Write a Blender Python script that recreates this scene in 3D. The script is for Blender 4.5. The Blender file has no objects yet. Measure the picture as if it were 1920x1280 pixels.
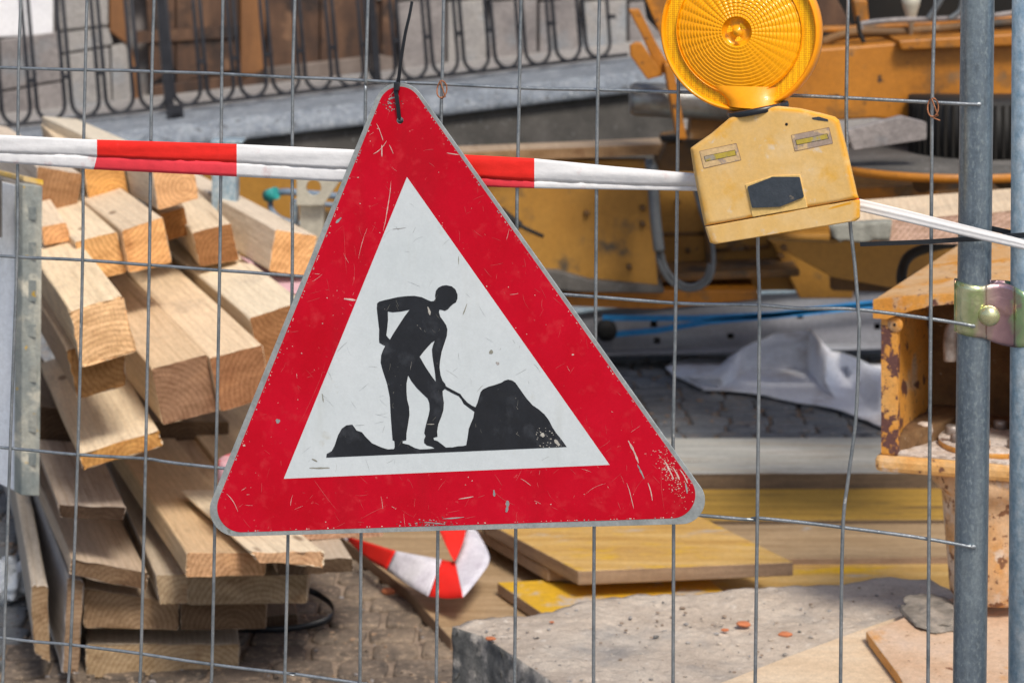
import bpy, bmesh, math, random
from mathutils import Vector, Matrix, noise
from mathutils.geometry import tessellate_polygon
R = math.radians
random.seed(7)
sc = bpy.context.scene
col = sc.collection
# ------------------------------------------------------------------ camera, sky, sun, exposure
F = 4000.0                       # focal length in pixels of the 1920 wide picture (75 mm lens)
CH = 1.6                         # camera height
HZ = 235                         # the horizon lies this many pixels above the top edge
cam = bpy.data.cameras.new("Camera"); co = bpy.data.objects.new("Camera", cam); col.objects.link(co)
co.location = (0, 0, CH); co.rotation_euler = (R(90), 0, 0)
cam.lens = 75.0; cam.sensor_width = 36.0; cam.shift_y = -(640 + HZ) / 1920.0
cam.clip_start = 0.05; cam.clip_end = 500
cam.dof.use_dof = True; cam.dof.focus_distance = 2.56; cam.dof.aperture_fstop = 9
sc.camera = co
w = bpy.data.worlds.new("World"); sc.world = w; w.use_nodes = True
nt = w.node_tree; bg = nt.nodes["Background"]; sky = nt.nodes.new("ShaderNodeTexSky")
sky.sky_type = 'NISHITA'; sky.sun_disc = False
SUN_EL, SUN_AZ = 52, 158         # azimuth clockwise from +Y
sky.sun_elevation = R(SUN_EL); sky.sun_rotation = R(SUN_AZ)
sky.air_density = 1.0; sky.dust_density = 3.0
nt.links.new(sky.outputs[0], bg.inputs[0]); bg.inputs[1].default_value = 0.105
sl = bpy.data.lights.new("Sun", 'SUN'); so = bpy.data.objects.new("Sun", sl); col.objects.link(so)
sl.energy = 2.6; sl.angle = R(14); sl.color = (1.0, 0.93, 0.83)
sd = Vector((math.sin(R(SUN_AZ)) * math.cos(R(SUN_EL)), math.cos(R(SUN_AZ)) * math.cos(R(SUN_EL)), math.sin(R(SUN_EL))))
so.rotation_euler = sd.to_track_quat('Z', 'Y').to_euler(); so.location = (0, -3, 6)
sc.view_settings.view_transform = 'Standard'; sc.view_settings.look = 'None'
sc.view_settings.exposure = 0.30; sc.view_settings.gamma = 1.0

# ------------------------------------------------------------------ geometry of the place
def U(px, py, Y):
    return Vector(((px - 960) / F * Y, Y, CH - (py + HZ) / F * Y))
def G(px, py, Z):
    return U(px, py, (CH - Z) * F / (py + HZ))
FM, FY0 = -0.361, 2.582          # fence plane  Y = FY0 + FM X
FN = Vector((FM, -1, 0)).normalized()     # towards the camera
FH = Vector((1, FM, 0)).normalized()
def FP(px, py, off=0.0):
    y0 = FY0 - off * math.sqrt(1 + FM * FM)
    return U(px, py, y0 / (1 - FM * (px - 960) / F))

# ------------------------------------------------------------------ materials
def rgb(c): return (c[0], c[1], c[2], 1)
def _coords(n, l, stretch, rnd=True):
    tc = n.new("ShaderNodeTexCoord"); mp = n.new("ShaderNodeMapping"); mp.inputs['Scale'].default_value = stretch
    l.new(tc.outputs['Object'], mp.inputs[0])
    if rnd:
        oi = n.new("ShaderNodeObjectInfo"); mu = n.new("ShaderNodeMath"); mu.operation = 'MULTIPLY'; mu.inputs[1].default_value = 37
        l.new(oi.outputs['Random'], mu.inputs[0]); l.new(mu.outputs[0], mp.inputs['Location'])
    return mp.outputs[0]
def _noise(n, l, vec, scale, detail=6, dist=0.0, rough=0.6):
    t = n.new("ShaderNodeTexNoise"); t.inputs['Scale'].default_value = scale; t.inputs['Detail'].default_value = detail
    t.inputs['Distortion'].default_value = dist; t.inputs['Roughness'].default_value = rough
    l.new(vec, t.inputs['Vector']); return t.outputs['Fac']
def _ramp(n, l, fac, stops):
    r = n.new("ShaderNodeValToRGB"); e = r.color_ramp.elements
    while len(e) > 1: e.remove(e[-1])
    e[0].position = stops[0][0]; e[0].color = rgb(stops[0][1])
    for p, c in stops[1:]:
        k = e.new(p); k.color = rgb(c)
    l.new(fac, r.inputs[0]); return r.outputs[0]
def _thr(n, l, fac, lo, hi):
    return _ramp(n, l, fac, [(lo, (0, 0, 0)), (hi, (1, 1, 1))])
def _mix(n, l, fac, a, b, mode='MIX'):
    m = n.new("ShaderNodeMix"); m.data_type = 'RGBA'; m.blend_type = mode
    if isinstance(fac, float): m.inputs[0].default_value = fac
    else: l.new(fac, m.inputs[0])
    for k, v in ((6, a), (7, b)):
        if isinstance(v, tuple): m.inputs[k].default_value = rgb(v)
        else: l.new(v, m.inputs[k])
    return m.outputs[2]
def M(name, cols, scale=5, stretch=(1, 1, 1), rough=.6, metal=0, bump=.2, bscale=80, spots=(), coat=0, dist=0, rvar=.1, spec=.5, trans=0, bstretch=None, sss=0, edge=None, grain=.14):
    m = bpy.data.materials.new(name); m.use_nodes = True; n = m.node_tree.nodes; l = m.node_tree.links
    b = n["Principled BSDF"]
    v = _coords(n, l, stretch); v1 = _coords(n, l, (1, 1, 1))
    f = _noise(n, l, v, scale, 7, dist)
    k = len(cols); st = [(.3 + .4 * i / max(1, k - 1), c) for i, c in enumerate(cols)]
    c = _ramp(n, l, f, st)
    for s in spots:                                   # (colour, scale, lo, hi, stretch)
        vv = _coords(n, l, s[4]) if len(s) > 4 else v1
        t = _thr(n, l, _noise(n, l, vv, s[1], 5), s[2], s[3])
        c = _mix(n, l, t, c, s[0])
    if grain:
        for gs, ga in ((70, grain * .8), (260, grain)):
            c = _mix(n, l, 1.0, c, _ramp(n, l, _noise(n, l, v1, gs, 4, 0, .7), [(.3, (1 - ga,) * 3), (.7, (1 + ga,) * 3)]), 'MULTIPLY')
    if edge:
        gm = n.new("ShaderNodeNewGeometry"); t = _ramp(n, l, gm.outputs['Pointiness'], [(.51, (0, 0, 0)), (.545, (1, 1, 1))])
        t = _mix(n, l, 1.0, t, _thr(n, l, _noise(n, l, v1, 30, 5), .42, .56), 'MULTIPLY'); c = _mix(n, l, t, c, edge)
    l.new(c, b.inputs['Base Color'])
    rr = n.new("ShaderNodeMapRange"); rr.inputs[3].default_value = rough - rvar; rr.inputs[4].default_value = rough + rvar
    l.new(_noise(n, l, v1, scale * 4), rr.inputs[0]); l.new(rr.outputs[0], b.inputs['Roughness'])
    b.inputs['Metallic'].default_value = metal; b.inputs['Coat Weight'].default_value = coat
    b.inputs['Specular IOR Level'].default_value = spec; b.inputs['Transmission Weight'].default_value = trans
    if sss: b.inputs['Subsurface Weight'].default_value = sss; b.inputs['Subsurface Radius'].default_value = (.02, .012, .006)
    if bump:
        bn = n.new("ShaderNodeBump"); bn.inputs['Strength'].default_value = bump; bn.inputs['Distance'].default_value = .004
        vb = _coords(n, l, bstretch) if bstretch else v1
        l.new(_noise(n, l, vb, bscale, 8), bn.inputs['Height']); l.new(bn.outputs[0], b.inputs['Normal'])
    return m

def wood_mat(is_end):
    m = bpy.data.materials.new("timber_end_grain" if is_end else "sawn_timber"); m.use_nodes = True; n = m.node_tree.nodes; l = m.node_tree.links
    b = n["Principled BSDF"]; b.inputs['Specular IOR Level'].default_value = .25
    def attr(nm):
        a = n.new("ShaderNodeAttribute"); a.attribute_type = 'OBJECT'; a.attribute_name = nm; return a.outputs['Color']
    side = attr("side_col"); end = attr("end_col")
    vs = _coords(n, l, (1.2, 14, 14)); v1 = _coords(n, l, (1, 1, 1)); vf = _coords(n, l, (3, 60, 60))
    gr = _ramp(n, l, _noise(n, l, vs, 2.2, 8, 1.2), [(.25, (.80, .77, .74)), (.45, (1, 1, 1)), (.75, (1.10, 1.10, 1.1))])
    fi = _ramp(n, l, _noise(n, l, vf, 3, 4), [(.3, (.88, .87, .86)), (.6, (1.03, 1.03, 1.03))])
    s = _mix(n, l, 1.0, side, gr, 'MULTIPLY'); s = _mix(n, l, 1.0, s, fi, 'MULTIPLY')
    # grain rings running out on the face
    wv = n.new("ShaderNodeTexWave"); wv.wave_type = 'RINGS'; wv.rings_direction = 'X'; wv.inputs['Scale'].default_value = 9
    wv.inputs['Distortion'].default_value = 5; wv.inputs['Detail'].default_value = 2; wv.inputs['Detail Scale'].default_value = .5
    vo = _coords(n, l, (.35, 3, 3)); l.new(vo, wv.inputs[0])
    s = _mix(n, l, _ramp(n, l, wv.outputs['Fac'], [(.0, (.22, .22, .22)), (.35, (0, 0, 0))]), s, _mix(n, l, 1.0, s, (.72, .62, .52), 'MULTIPLY'))
    s = _mix(n, l, 1.0, s, _ramp(n, l, _noise(n, l, _coords(n, l, (.25, 1, 1)), 160, 4, 0, .7), [(.3, (.86, .85, .84)), (.7, (1.08, 1.08, 1.08))]), 'MULTIPLY')
    # grey weather dirt in blotches, few knots
    s = _mix(n, l, _ramp(n, l, _noise(n, l, v1, 7, 5), [(.55, (0, 0, 0)), (.75, (.55, .55, .55))]), s, _mix(n, l, 1.0, s, (.62, .62, .66), 'MULTIPLY'))
    s = _mix(n, l, _ramp(n, l, _noise(n, l, _coords(n, l, (.9, 34, 34)), 1.6, 3), [(.66, (0, 0, 0)), (.72, (.6, .6, .6))]), s, _mix(n, l, 1.0, s, (.50, .42, .36), 'MULTIPLY'))
    vk = _coords(n, l, (.45, 1, 1)); vo2 = n.new("ShaderNodeTexVoronoi"); vo2.inputs['Scale'].default_value = 7; l.new(vk, vo2.inputs[0])
    s = _mix(n, l, _ramp(n, l, vo2.outputs['Distance'], [(.05, (.75, .75, .75)), (.085, (0, 0, 0))]), s, (.16, .085, .045))
    # end grain
    we = n.new("ShaderNodeTexWave"); we.wave_type = 'RINGS'; we.rings_direction = 'X'; we.inputs['Scale'].default_value = 32
    we.inputs['Distortion'].default_value = 1.6; we.inputs['Detail'].default_value = 3; we.inputs['Detail Scale'].default_value = 2
    tc = n.new("ShaderNodeTexCoord"); mp = n.new("ShaderNodeMapping"); l.new(tc.outputs['Object'], mp.inputs[0])
    off = n.new("ShaderNodeAttribute"); off.attribute_type = 'OBJECT'; off.attribute_name = 'pith'; l.new(off.outputs['Vector'], mp.inputs['Location'])
    l.new(mp.outputs[0], we.inputs[0])
    rg = _ramp(n, l, we.outputs['Fac'], [(0, (.74, .66, .58)), (.5, (1, 1, 1)), (1, (1.08, 1.08, 1.05))])
    e = _mix(n, l, .65, end, _mix(n, l, 1.0, end, rg, 'MULTIPLY'))
    vsaw = _coords(n, l, (1, 1, 3)); vfz = _coords(n, l, (1, 4, 1))
    e = _mix(n, l, 1.0, e, _ramp(n, l, _noise(n, l, vfz, 110, 4), [(.35, (.80, .76, .70)), (.6, (1.06, 1.06, 1.06))]), 'MULTIPLY')
    e = _mix(n, l, 1.0, e, _ramp(n, l, _noise(n, l, vsaw, 14, 6, .5), [(.3, (.72, .68, .62)), (.55, (1, 1, 1)), (.75, (1.2, 1.2, 1.15))]), 'MULTIPLY')
    # dark stains on the cut
    e = _mix(n, l, _ramp(n, l, _noise(n, l, _coords(n, l, (1, 1, 1)), 13, 3), [(.54, (0, 0, 0)), (.70, (.8, .8, .8))]), e, _mix(n, l, 1.0, e, (.66, .56, .50), 'MULTIPLY'))
    c = e if is_end else s
    l.new(c, b.inputs['Base Color']); b.inputs['Roughness'].default_value = .8
    bn = n.new("ShaderNodeBump"); bn.inputs['Strength'].default_value = .45; bn.inputs['Distance'].default_value = .004
    vb = _coords(n, l, (8, 60, 60)); l.new(_noise(n, l, vb, 3, 6), bn.inputs['Height'])
    b2 = n.new("ShaderNodeBump"); b2.inputs['Strength'].default_value = .35; b2.inputs['Distance'].default_value = .005
    l.new(_noise(n, l, v1, 90, 6), b2.inputs['Height']); l.new(bn.outputs[0], b2.inputs['Normal']); l.new(b2.outputs[0], b.inputs['Normal'])
    return m
WOOD, WOOD_END = wood_mat(False), wood_mat(True)

galv = M("galvanised_steel", [(.17, .22, .27), (.24, .30, .355), (.33, .395, .43)], 60, (1, 1, .10), .33, .75, .10, 300, [((.34, .41, .45), 300, .50, .66, (1, 1, .5)), ((.16, .20, .24), 120, .60, .72, (1, 1, .2))])
galv2 = M("galvanised_steel_mottled", [(.22, .34, .44), (.36, .47, .55), (.52, .60, .65)], 110, (1, 1, .6), .5, .5, .2, 220, [((.1, .12, .14), 40, .72, .76)])
wire_m = M("fence_wire_zinc", [(.20, .23, .25), (.33, .36, .38), (.42, .44, .45)], 30, (1, 1, 1), .45, .8, .25, 260, [((.7, .7, .68), 45, .68, .72), ((.3, .2, .13), 22, .73, .78)])
rust_wire = M("rusty_wire", [(.25, .09, .04), (.45, .2, .1)], 200, rough=.7, metal=.4)
alu = M("sign_back_aluminium", [(.30, .33, .33), (.39, .42, .42), (.46, .48, .47)], 30, (1, 1, 1), .45, .35, .1, 200, [((.28, .28, .25), 60, .68, .74)])
red = M("red_reflective_film", [(.50, .001, .012), (.56, .0015, .017), (.60, .003, .022)], 9, (1, 1, 1), .5, 0, .04, 120, [((.42, .006, .016), 8, .55, .78, (1, 1, .12)), ((.60, .022, .035), 55, .56, .76), ((.62, .10, .10), 150, .68, .74), ((.26, .01, .015), 14, .70, .86)], coat=0, rvar=.08, spec=.18, grain=.035)
white = M("white_reflective_film", [(.61, .67, .69), (.67, .72, .74)], 8, (1, 1, 1), .36, 0, .03, 120, [((.50, .53, .50), 9, .58, .80, (1, 1, .12)), ((.54, .56, .52), 26, .64, .76), ((.42, .42, .36), 130, .73, .77)], coat=.25, rvar=.08, grain=.035)
pict = M("pictogram_black_print", [(.009, .011, .015), (.016, .019, .025)], 12, (1, 1, 1), .4, 0, .03, 120, [((.045, .05, .06), 34, .54, .75), ((.25, .24, .22), 210, .71, .74)], coat=.2)
scr_l = M("scratch_pale", [(.60, .36, .33), (.70, .56, .5)], 300, bump=0)
scr_r = M("scratch_pink", [(.60, .045, .055), (.62, .10, .10)], 300, bump=0)
scr_d = M("scratch_grey", [(.22, .22, .18), (.34, .33, .28)], 300, bump=0)
wear_b = M("worn_beige", [(.50, .33, .24), (.60, .46, .36)], 300, bump=0)
wear_d = M("grime", [(.16, .03, .03), (.22, .10, .09)], 300, bump=0)
scr_o = M("sticker_edge", [(.22, .13, .08), (.32, .2, .12)], 60, bump=0)
scr_n = M("scratch_neutral", [(.40, .38, .33), (.55, .53, .48)], 300, bump=0)
black_pl = M("black_nylon", [(.010, .013, .018), (.02, .024, .03)], 20, rough=.35, bump=.05)
tape_w = M("barrier_film_white", [(.74, .74, .75), (.80, .80, .80)], 14, (.4, 1, 1), .55, 0, .4, 30, [((.62, .42, .42), 30, .60, .78), ((.5, .47, .46), 90, .74, .78)], sss=0, bstretch=(.2, 1, 1), spec=.25, grain=.035)
tape_r2 = M("barrier_film_red_double", [(.72, .042, .060), (.78, .058, .078)], 10, (.4, 1, 1), .55, 0, .4, 30, bstretch=(.2, 1, 1), spec=.2, grain=.035)
tape_w2 = M("scuffed_barrier_film", [(.52, .49, .56), (.66, .64, .70), (.74, .72, .76)], 12, (1, 1, 1), .6, 0, .6, 40, spec=.2)
tape_r = M("barrier_film_red", [(.78, .022, .016), (.84, .030, .022)], 10, (.4, 1, 1), .55, 0, .4, 30, [((.74, .07, .07), 40, .66, .76)], bstretch=(.2, 1, 1), spec=.2, grain=.035)
lampbody = M("lamp_housing_plastic", [(.74, .50, .22), (.74, .47, .16), (.76, .52, .23), (.76, .56, .32)], 12, (1, 1, 1), .55, 0, .1, 90, [((.74, .41, .07), 22, .60, .76), ((.70, .56, .38), 60, .60, .70), ((.40, .22, .08), 130, .71, .74), ((.24, .13, .06), 60, .75, .77)], spec=.3, edge=(.72, .34, .02), grain=.05)
lamppanel = M("lamp_panel_plastic", [(.74, .49, .16), (.76, .52, .20)], 9, rough=.45, bump=.05)
badge = M("badge_dark_plastic", [(.030, .042, .055), (.05, .06, .075)], 26, rough=.5, bump=.2, bscale=140, spots=[((.25, .2, .14), 30, .75, .78)])
sticker_g = M("sticker_worn_film", [(.62, .43, .22), (.68, .48, .24)], 60, rough=.5, bump=.05, spots=[((.38, .29, .23), 24, .50, .53)])
sticker_y = M("sticker_yellow", [(.50, .37, .04), (.44, .34, .07)], 40, rough=.5, bump=0, spots=[((.36, .31, .24), 40, .54, .58)])
hole_m = M("dark_hole", [(.015, .012, .01), (.02, .015, .012)], 20, bump=0, rough=.8)
amber = M("amber_lens", [(.96, .385, .001), (1.0, .44, .002)], 12, rough=.28, bump=0, coat=.12, spec=.35, rvar=.05, grain=.035)
amber_rim = M("amber_rim", [(.92, .31, .002), (.98, .38, .006)], 14, rough=.35, bump=.08, bscale=60, spots=[((.55, .15, .01), 24, .66, .8), ((.9, .55, .2), 120, .71, .75)], coat=.1, spec=.35, grain=.05)
amber_y = M("amber_reflector", [(.94, .46, .003), (.98, .55, .008)], 20, rough=.3, bump=0, coat=.2, spec=.3, grain=.035)
amber_d = M("amber_bulb_cone", [(.90, .33, .004), (.96, .42, .01)], 60, rough=.3, bump=0, coat=.2, spec=.3)
clear_pl = M("lens_neck_plastic", [(.72, .30, .05), (.84, .40, .10)], 30, rough=.3, bump=.1, trans=.4, coat=.4)
paint_ochre = M("ochre_machine_paint", [(.30, .145, .022), (.36, .175, .026), (.39, .20, .034)], 3, (1, 1, 1), .55, 0, .1, 60, [((.085, .065, .04), 7, .58, .70), ((.12, .06, .03), 45, .72, .76)])
paint_or = M("orange_machine_paint", [(.32, .115, .008), (.41, .152, .010), (.46, .175, .014)], 4, (1, 1, 1), .5, 0, .12, 60, [((.10, .055, .018), 6, .55, .68), ((.05, .03, .018), 24, .62, .68), ((.26, .16, .08), 12, .6, .8)])  # brown patches: dirt, and deeper shade put into the colour
paint_dk = M("dirty_brown_machine_paint", [(.07, .038, .016), (.15, .075, .022), (.24, .115, .028)], 6, (1, 1, 1), .65, 0, .2, 60, [((.04, .033, .025), 9, .50, .66), ((.22, .17, .12), 12, .6, .7)])
rusty_or = M("rusty_orange_paint", [(.56, .23, .03), (.62, .28, .05), (.62, .33, .10)], 12, (1, 1, 1), .55, 0, .25, 70, [((.50, .36, .24), 13, .56, .66), ((.12, .05, .035), 26, .60, .63), ((.20, .09, .05), 90, .62, .66)])
top_tan = M("dusty_orange_top", [(.56, .29, .09), (.58, .35, .16), (.60, .41, .24)], 14, (1, 1, 1), .7, 0, .3, 70, [((.58, .25, .03), 12, .54, .62), ((.15, .06, .035), 70, .63, .66), ((.3, .2, .13), 30, .64, .74)])  # tan tone is dust on the orange paint
rust_edge = M("rust_eaten_orange_edge", [(.56, .24, .03), (.62, .28, .05), (.64, .36, .12)], 14, (1, 1, .6), .6, 0, .4, 60, [((.11, .045, .04), 40, .50, .54), ((.20, .09, .05), 90, .62, .66)])
flange_m = M("worn_flange_paint", [(.58, .27, .06), (.60, .34, .12), (.60, .40, .22)], 16, (1, 1, 1), .65, 0, .4, 60, [((.16, .07, .04), 34, .60, .64), ((.62, .50, .40), 24, .58, .66)])
foot_m = M("worn_foot_plate_paint", [(.55, .36, .23), (.60, .43, .30), (.62, .48, .38)], 12, (1, 1, 1), .7, 0, .4, 70, [((.58, .27, .06), 9, .55, .66), ((.22, .10, .055), 26, .66, .70), ((.14, .06, .035), 110, .67, .70)])
jack_paint = M("jack_weathered_paint", [(.56, .34, .17), (.60, .40, .24), (.58, .29, .09)], 14, (1, 1, .6), .6, 0, .3, 60, [((.62, .50, .40), 22, .52, .62), ((.20, .09, .045), 45, .585, .61), ((.14, .06, .035), 95, .63, .66), ((.55, .24, .05), 30, .62, .70)])
dusty = M("cement_dust", [(.40, .31, .24), (.56, .48, .42), (.66, .60, .56)], 30, rough=.9, bump=.9, bscale=90, spots=[((.15, .08, .05), 30, .6, .68)], grain=.30)
soil = M("dirt_in_bracket", [(.07, .04, .022), (.16, .085, .035), (.22, .13, .06)], 18, rough=.95, bump=1, bscale=60, spots=[((.3, .22, .15), 60, .65, .7)])
pin_m = M("dirty_steel_pin", [(.22, .17, .14), (.36, .31, .28), (.48, .46, .44)], 40, rough=.5, metal=.5, bump=.3)
rubber = M("grey_hose_rubber", [(.075, .085, .095), (.13, .145, .155)], 12, rough=.5, bump=.1)
rubber_b = M("black_rubber", [(.005, .005, .005), (.014, .013, .012)], 12, rough=.7, bump=.1)
hose_blue = M("blue_grey_hose", [(.12, .17, .24), (.2, .26, .33)], 12, rough=.45, bump=.1)
teal = M("teal_cap_plastic", [(.02, .25, .24), (.05, .36, .33)], 30, rough=.4)
chrome = M("dirty_cylinder_steel", [(.10, .085, .06), (.22, .22, .22), (.30, .36, .38)], 10, (1, 3, 3), .4, .5, .2)
zinc_ir = None
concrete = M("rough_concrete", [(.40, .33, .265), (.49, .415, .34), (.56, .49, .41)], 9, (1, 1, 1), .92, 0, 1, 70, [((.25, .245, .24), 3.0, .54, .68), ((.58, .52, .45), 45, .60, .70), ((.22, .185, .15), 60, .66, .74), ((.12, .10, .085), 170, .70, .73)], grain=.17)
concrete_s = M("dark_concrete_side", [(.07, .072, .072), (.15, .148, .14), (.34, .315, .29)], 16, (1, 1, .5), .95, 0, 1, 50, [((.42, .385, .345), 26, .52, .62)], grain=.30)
stone_g = M("granite_coping", [(.11, .13, .155), (.175, .20, .235), (.25, .28, .31)], 14, (1, 1, 1), .85, 0, .6, 60, [((.34, .36, .38), 75, .56, .66), ((.07, .075, .08), 24, .60, .68)], grain=.30)
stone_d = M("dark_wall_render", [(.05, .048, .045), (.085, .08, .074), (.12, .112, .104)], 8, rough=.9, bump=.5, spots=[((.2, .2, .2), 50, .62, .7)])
stone_w = M("facade_stone", [(.17, .155, .155), (.23, .21, .205), (.30, .275, .265)], 7, rough=.9, bump=.5, bscale=50, spots=[((.20, .22, .24), 3, .58, .7)], grain=.30)
stone_w2 = M("facade_stone_light", [(.26, .25, .245), (.36, .34, .32)], 7, rough=.9, bump=.5, bscale=50, spots=[((.25, .28, .31), 3, .55, .7)], grain=.30)
stucco = M("white_stucco", [(.72, .72, .75), (.8, .8, .82)], 6, rough=.9, bump=.2)
door_m = M("dark_old_door_wood", [(.030, .018, .013), (.075, .038, .022), (.15, .078, .042)], 3.0, (3, 3, .8), .7, 0, .3, 40, [((.02, .013, .011), 4, .52, .62), ((.24, .13, .07), 7, .58, .74)])
sill_m = M("brown_sandstone_sill", [(.12, .095, .08), (.17, .135, .115), (.23, .19, .165)], 6, rough=.9, bump=.4)
door_or = M("warm_door_frame_wood", [(.14, .06, .022), (.26, .115, .038)], 4, (3, 3, .6), .65, 0, .3, 40)
iron = M("black_iron", [(.014, .015, .02), (.03, .032, .04)], 20, rough=.5, bump=.2, metal=.3)
asph = M("old_asphalt", [(.11, .12, .13), (.18, .18, .18), (.25, .24, .23)], 6, (.4, 1.8, 1), .92, 0, .8, 60, [((.30, .24, .20), 7, .50, .62, (.5, 2.6, 1)), ((.07, .075, .085), 9, .58, .66, (.5, 2.4, 1)), ((.4, .38, .36), 90, .64, .69)], grain=.30)
cob = M("cobblestone", [(.085, .068, .055), (.155, .12, .092), (.23, .18, .138)], 14, rough=.9, bump=.9, bscale=60, spots=[((.28, .21, .15), 70, .56, .66), ((.06, .052, .048), 9, .56, .66), ((.34, .28, .22), 160, .64, .68), ((.25, .19, .135), 5, .5, .7)], grain=.30)
cob_b = M("bluish_cobblestone", [(.12, .132, .15), (.17, .18, .19), (.22, .222, .225)], 10, rough=.85, bump=.9, bscale=60, spots=[((.24, .20, .17), 12, .56, .68), ((.045, .05, .058), 9, .58, .68)], grain=.25)
sand = M("sandy_joints", [(.16, .122, .092), (.27, .205, .155), (.36, .28, .21)], 18, rough=.95, bump=.9, bscale=90)
ply = M("light_plywood", [(.58, .43, .28), (.66, .51, .35), (.72, .60, .45)], 3, (1, 6, 1), .7, 0, .15, 90, [((.42, .26, .13), 14, .68, .74), ((.3, .2, .12), 90, .73, .76)])
formy = M("yellow_shutter_board", [(.42, .23, .06), (.54, .33, .10), (.64, .43, .17)], 8, (.4, 4, 1), .55, 0, .15, 60, [((.62, .37, .02), 5, .56, .66, (1, 3, 1)), ((.42, .38, .34), 6, .6, .7, (1, 3, 1))])
formy2 = M("yellow_shutter_board_bright", [(.56, .33, .05), (.66, .39, .02), (.6, .36, .08)], 4, (1, 3, 1), .5, 0, .15, 60, [((.48, .44, .40), 9, .58, .66)])
formd = M("dark_yellow_board", [(.26, .155, .035), (.38, .225, .04), (.47, .29, .06)], 7, (.35, 6, 1), .6, 0, .15, 60, [((.14, .085, .035), 10, .58, .68, (.4, 4, 1)), ((.08, .05, .03), 22, .70, .73)])
formg = M("grey_washed_board", [(.30, .30, .28), (.38, .38, .35), (.36, .31, .24)], 5, (.6, 6, 1), .7, 0, .15, 60, [((.46, .45, .42), 9, .55, .66, (.5, 4, 1)), ((.22, .19, .15), 14, .6, .7, (.4, 5, 1))])
formb = M("brown_board", [(.27, .175, .09), (.36, .25, .14), (.46, .33, .20)], 8, (.4, 5, 1), .65, 0, .15, 60, [((.4, .38, .36), 7, .66, .72)])
edge_dk = M("dark_board_edge", [(.08, .055, .035), (.15, .10, .06)], 10, (1, 1, 8), .8, 0, .3, 80)
edge_w = M("board_edge_wood", [(.22, .14, .09), (.34, .235, .155)], 10, (1, 1, 8), .8, 0, .3, 80)
panel_w = M("white_formwork_sheet", [(.70, .76, .84), (.78, .83, .89), (.84, .87, .91)], 5, (1, 1, .5), .55, 0, .1, 60, [((.36, .38, .4), 16, .68, .72)])
panel_e = M("cement_smeared_steel_edge", [(.17, .20, .20), (.28, .30, .28), (.46, .45, .38)], 16, (1, 1, .4), .7, .2, .6, 70, [((.62, .38, .03), 30, .67, .69), ((.60, .57, .47), 14, .54, .64), ((.16, .12, .1), 30, .72, .76)])
ochre_top = M("yellow_stained_edge", [(.5, .36, .17), (.6, .44, .2)], 14, rough=.8, spots=[((.65, .38, .02), 9, .5, .6)])
cloth_m = M("dirty_white_fabric", [(.66, .68, .76), (.76, .78, .84), (.84, .86, .90)], 5, rough=.85, bump=.5, bscale=40, spots=[((.36, .30, .27), 6, .60, .76), ((.52, .46, .43), 3.5, .54, .7)])
aluch = M("dull_aluminium_channel", [(.16, .16, .18), (.22, .225, .25), (.29, .31, .34)], 4, (.4, 1, 2), .7, .0, .1, 60, [((.16, .10, .08), 20, .72, .76)])
blue_st = M("blue_strap_webbing", [(.01, .16, .42), (.02, .24, .55)], 20, rough=.6, bump=.2)
pinkf = M("pink_film", [(.62, .33, .38), (.72, .45, .48)], 16, rough=.35, bump=.15, spots=[((.7, .12, .14), 40, .56, .62)])
pinks = M("pink_sheet", [(.55, .34, .38), (.66, .44, .48)], 10, rough=.5, bump=.15)
bagm = M("white_plastic_bag", [(.6, .65, .7), (.75, .79, .83)], 16, rough=.4, bump=.2, spots=[((.3, .34, .36), 14, .6, .64)])
mud = M("grey_mortar", [(.13, .115, .095), (.23, .205, .175), (.36, .31, .26)], 34, rough=.95, bump=1, bscale=50)
brickm = M("brick_chip", [(.45, .13, .05), (.55, .2, .09)], 60, rough=.9)
leafm = M("green_weed_leaf", [(.05, .09, .02), (.10, .14, .03)], 60, rough=.7)
cembeam = M("cement_sack_cloth", [(.20, .20, .17), (.30, .30, .26)], 30, (1, 1, .3), .9, 0, .6, 60)
tag_pale = M("cream_steel_bracket", [(.40, .38, .31), (.50, .48, .40)], 14, (1, 1, .4), .5, .2, .1)
void_m = M("dark_interior", [(.004, .004, .004), (.014, .011, .008)], 6, rough=.95)  # near-black stands in for shade in gaps; also colours the drum ribs

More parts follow.
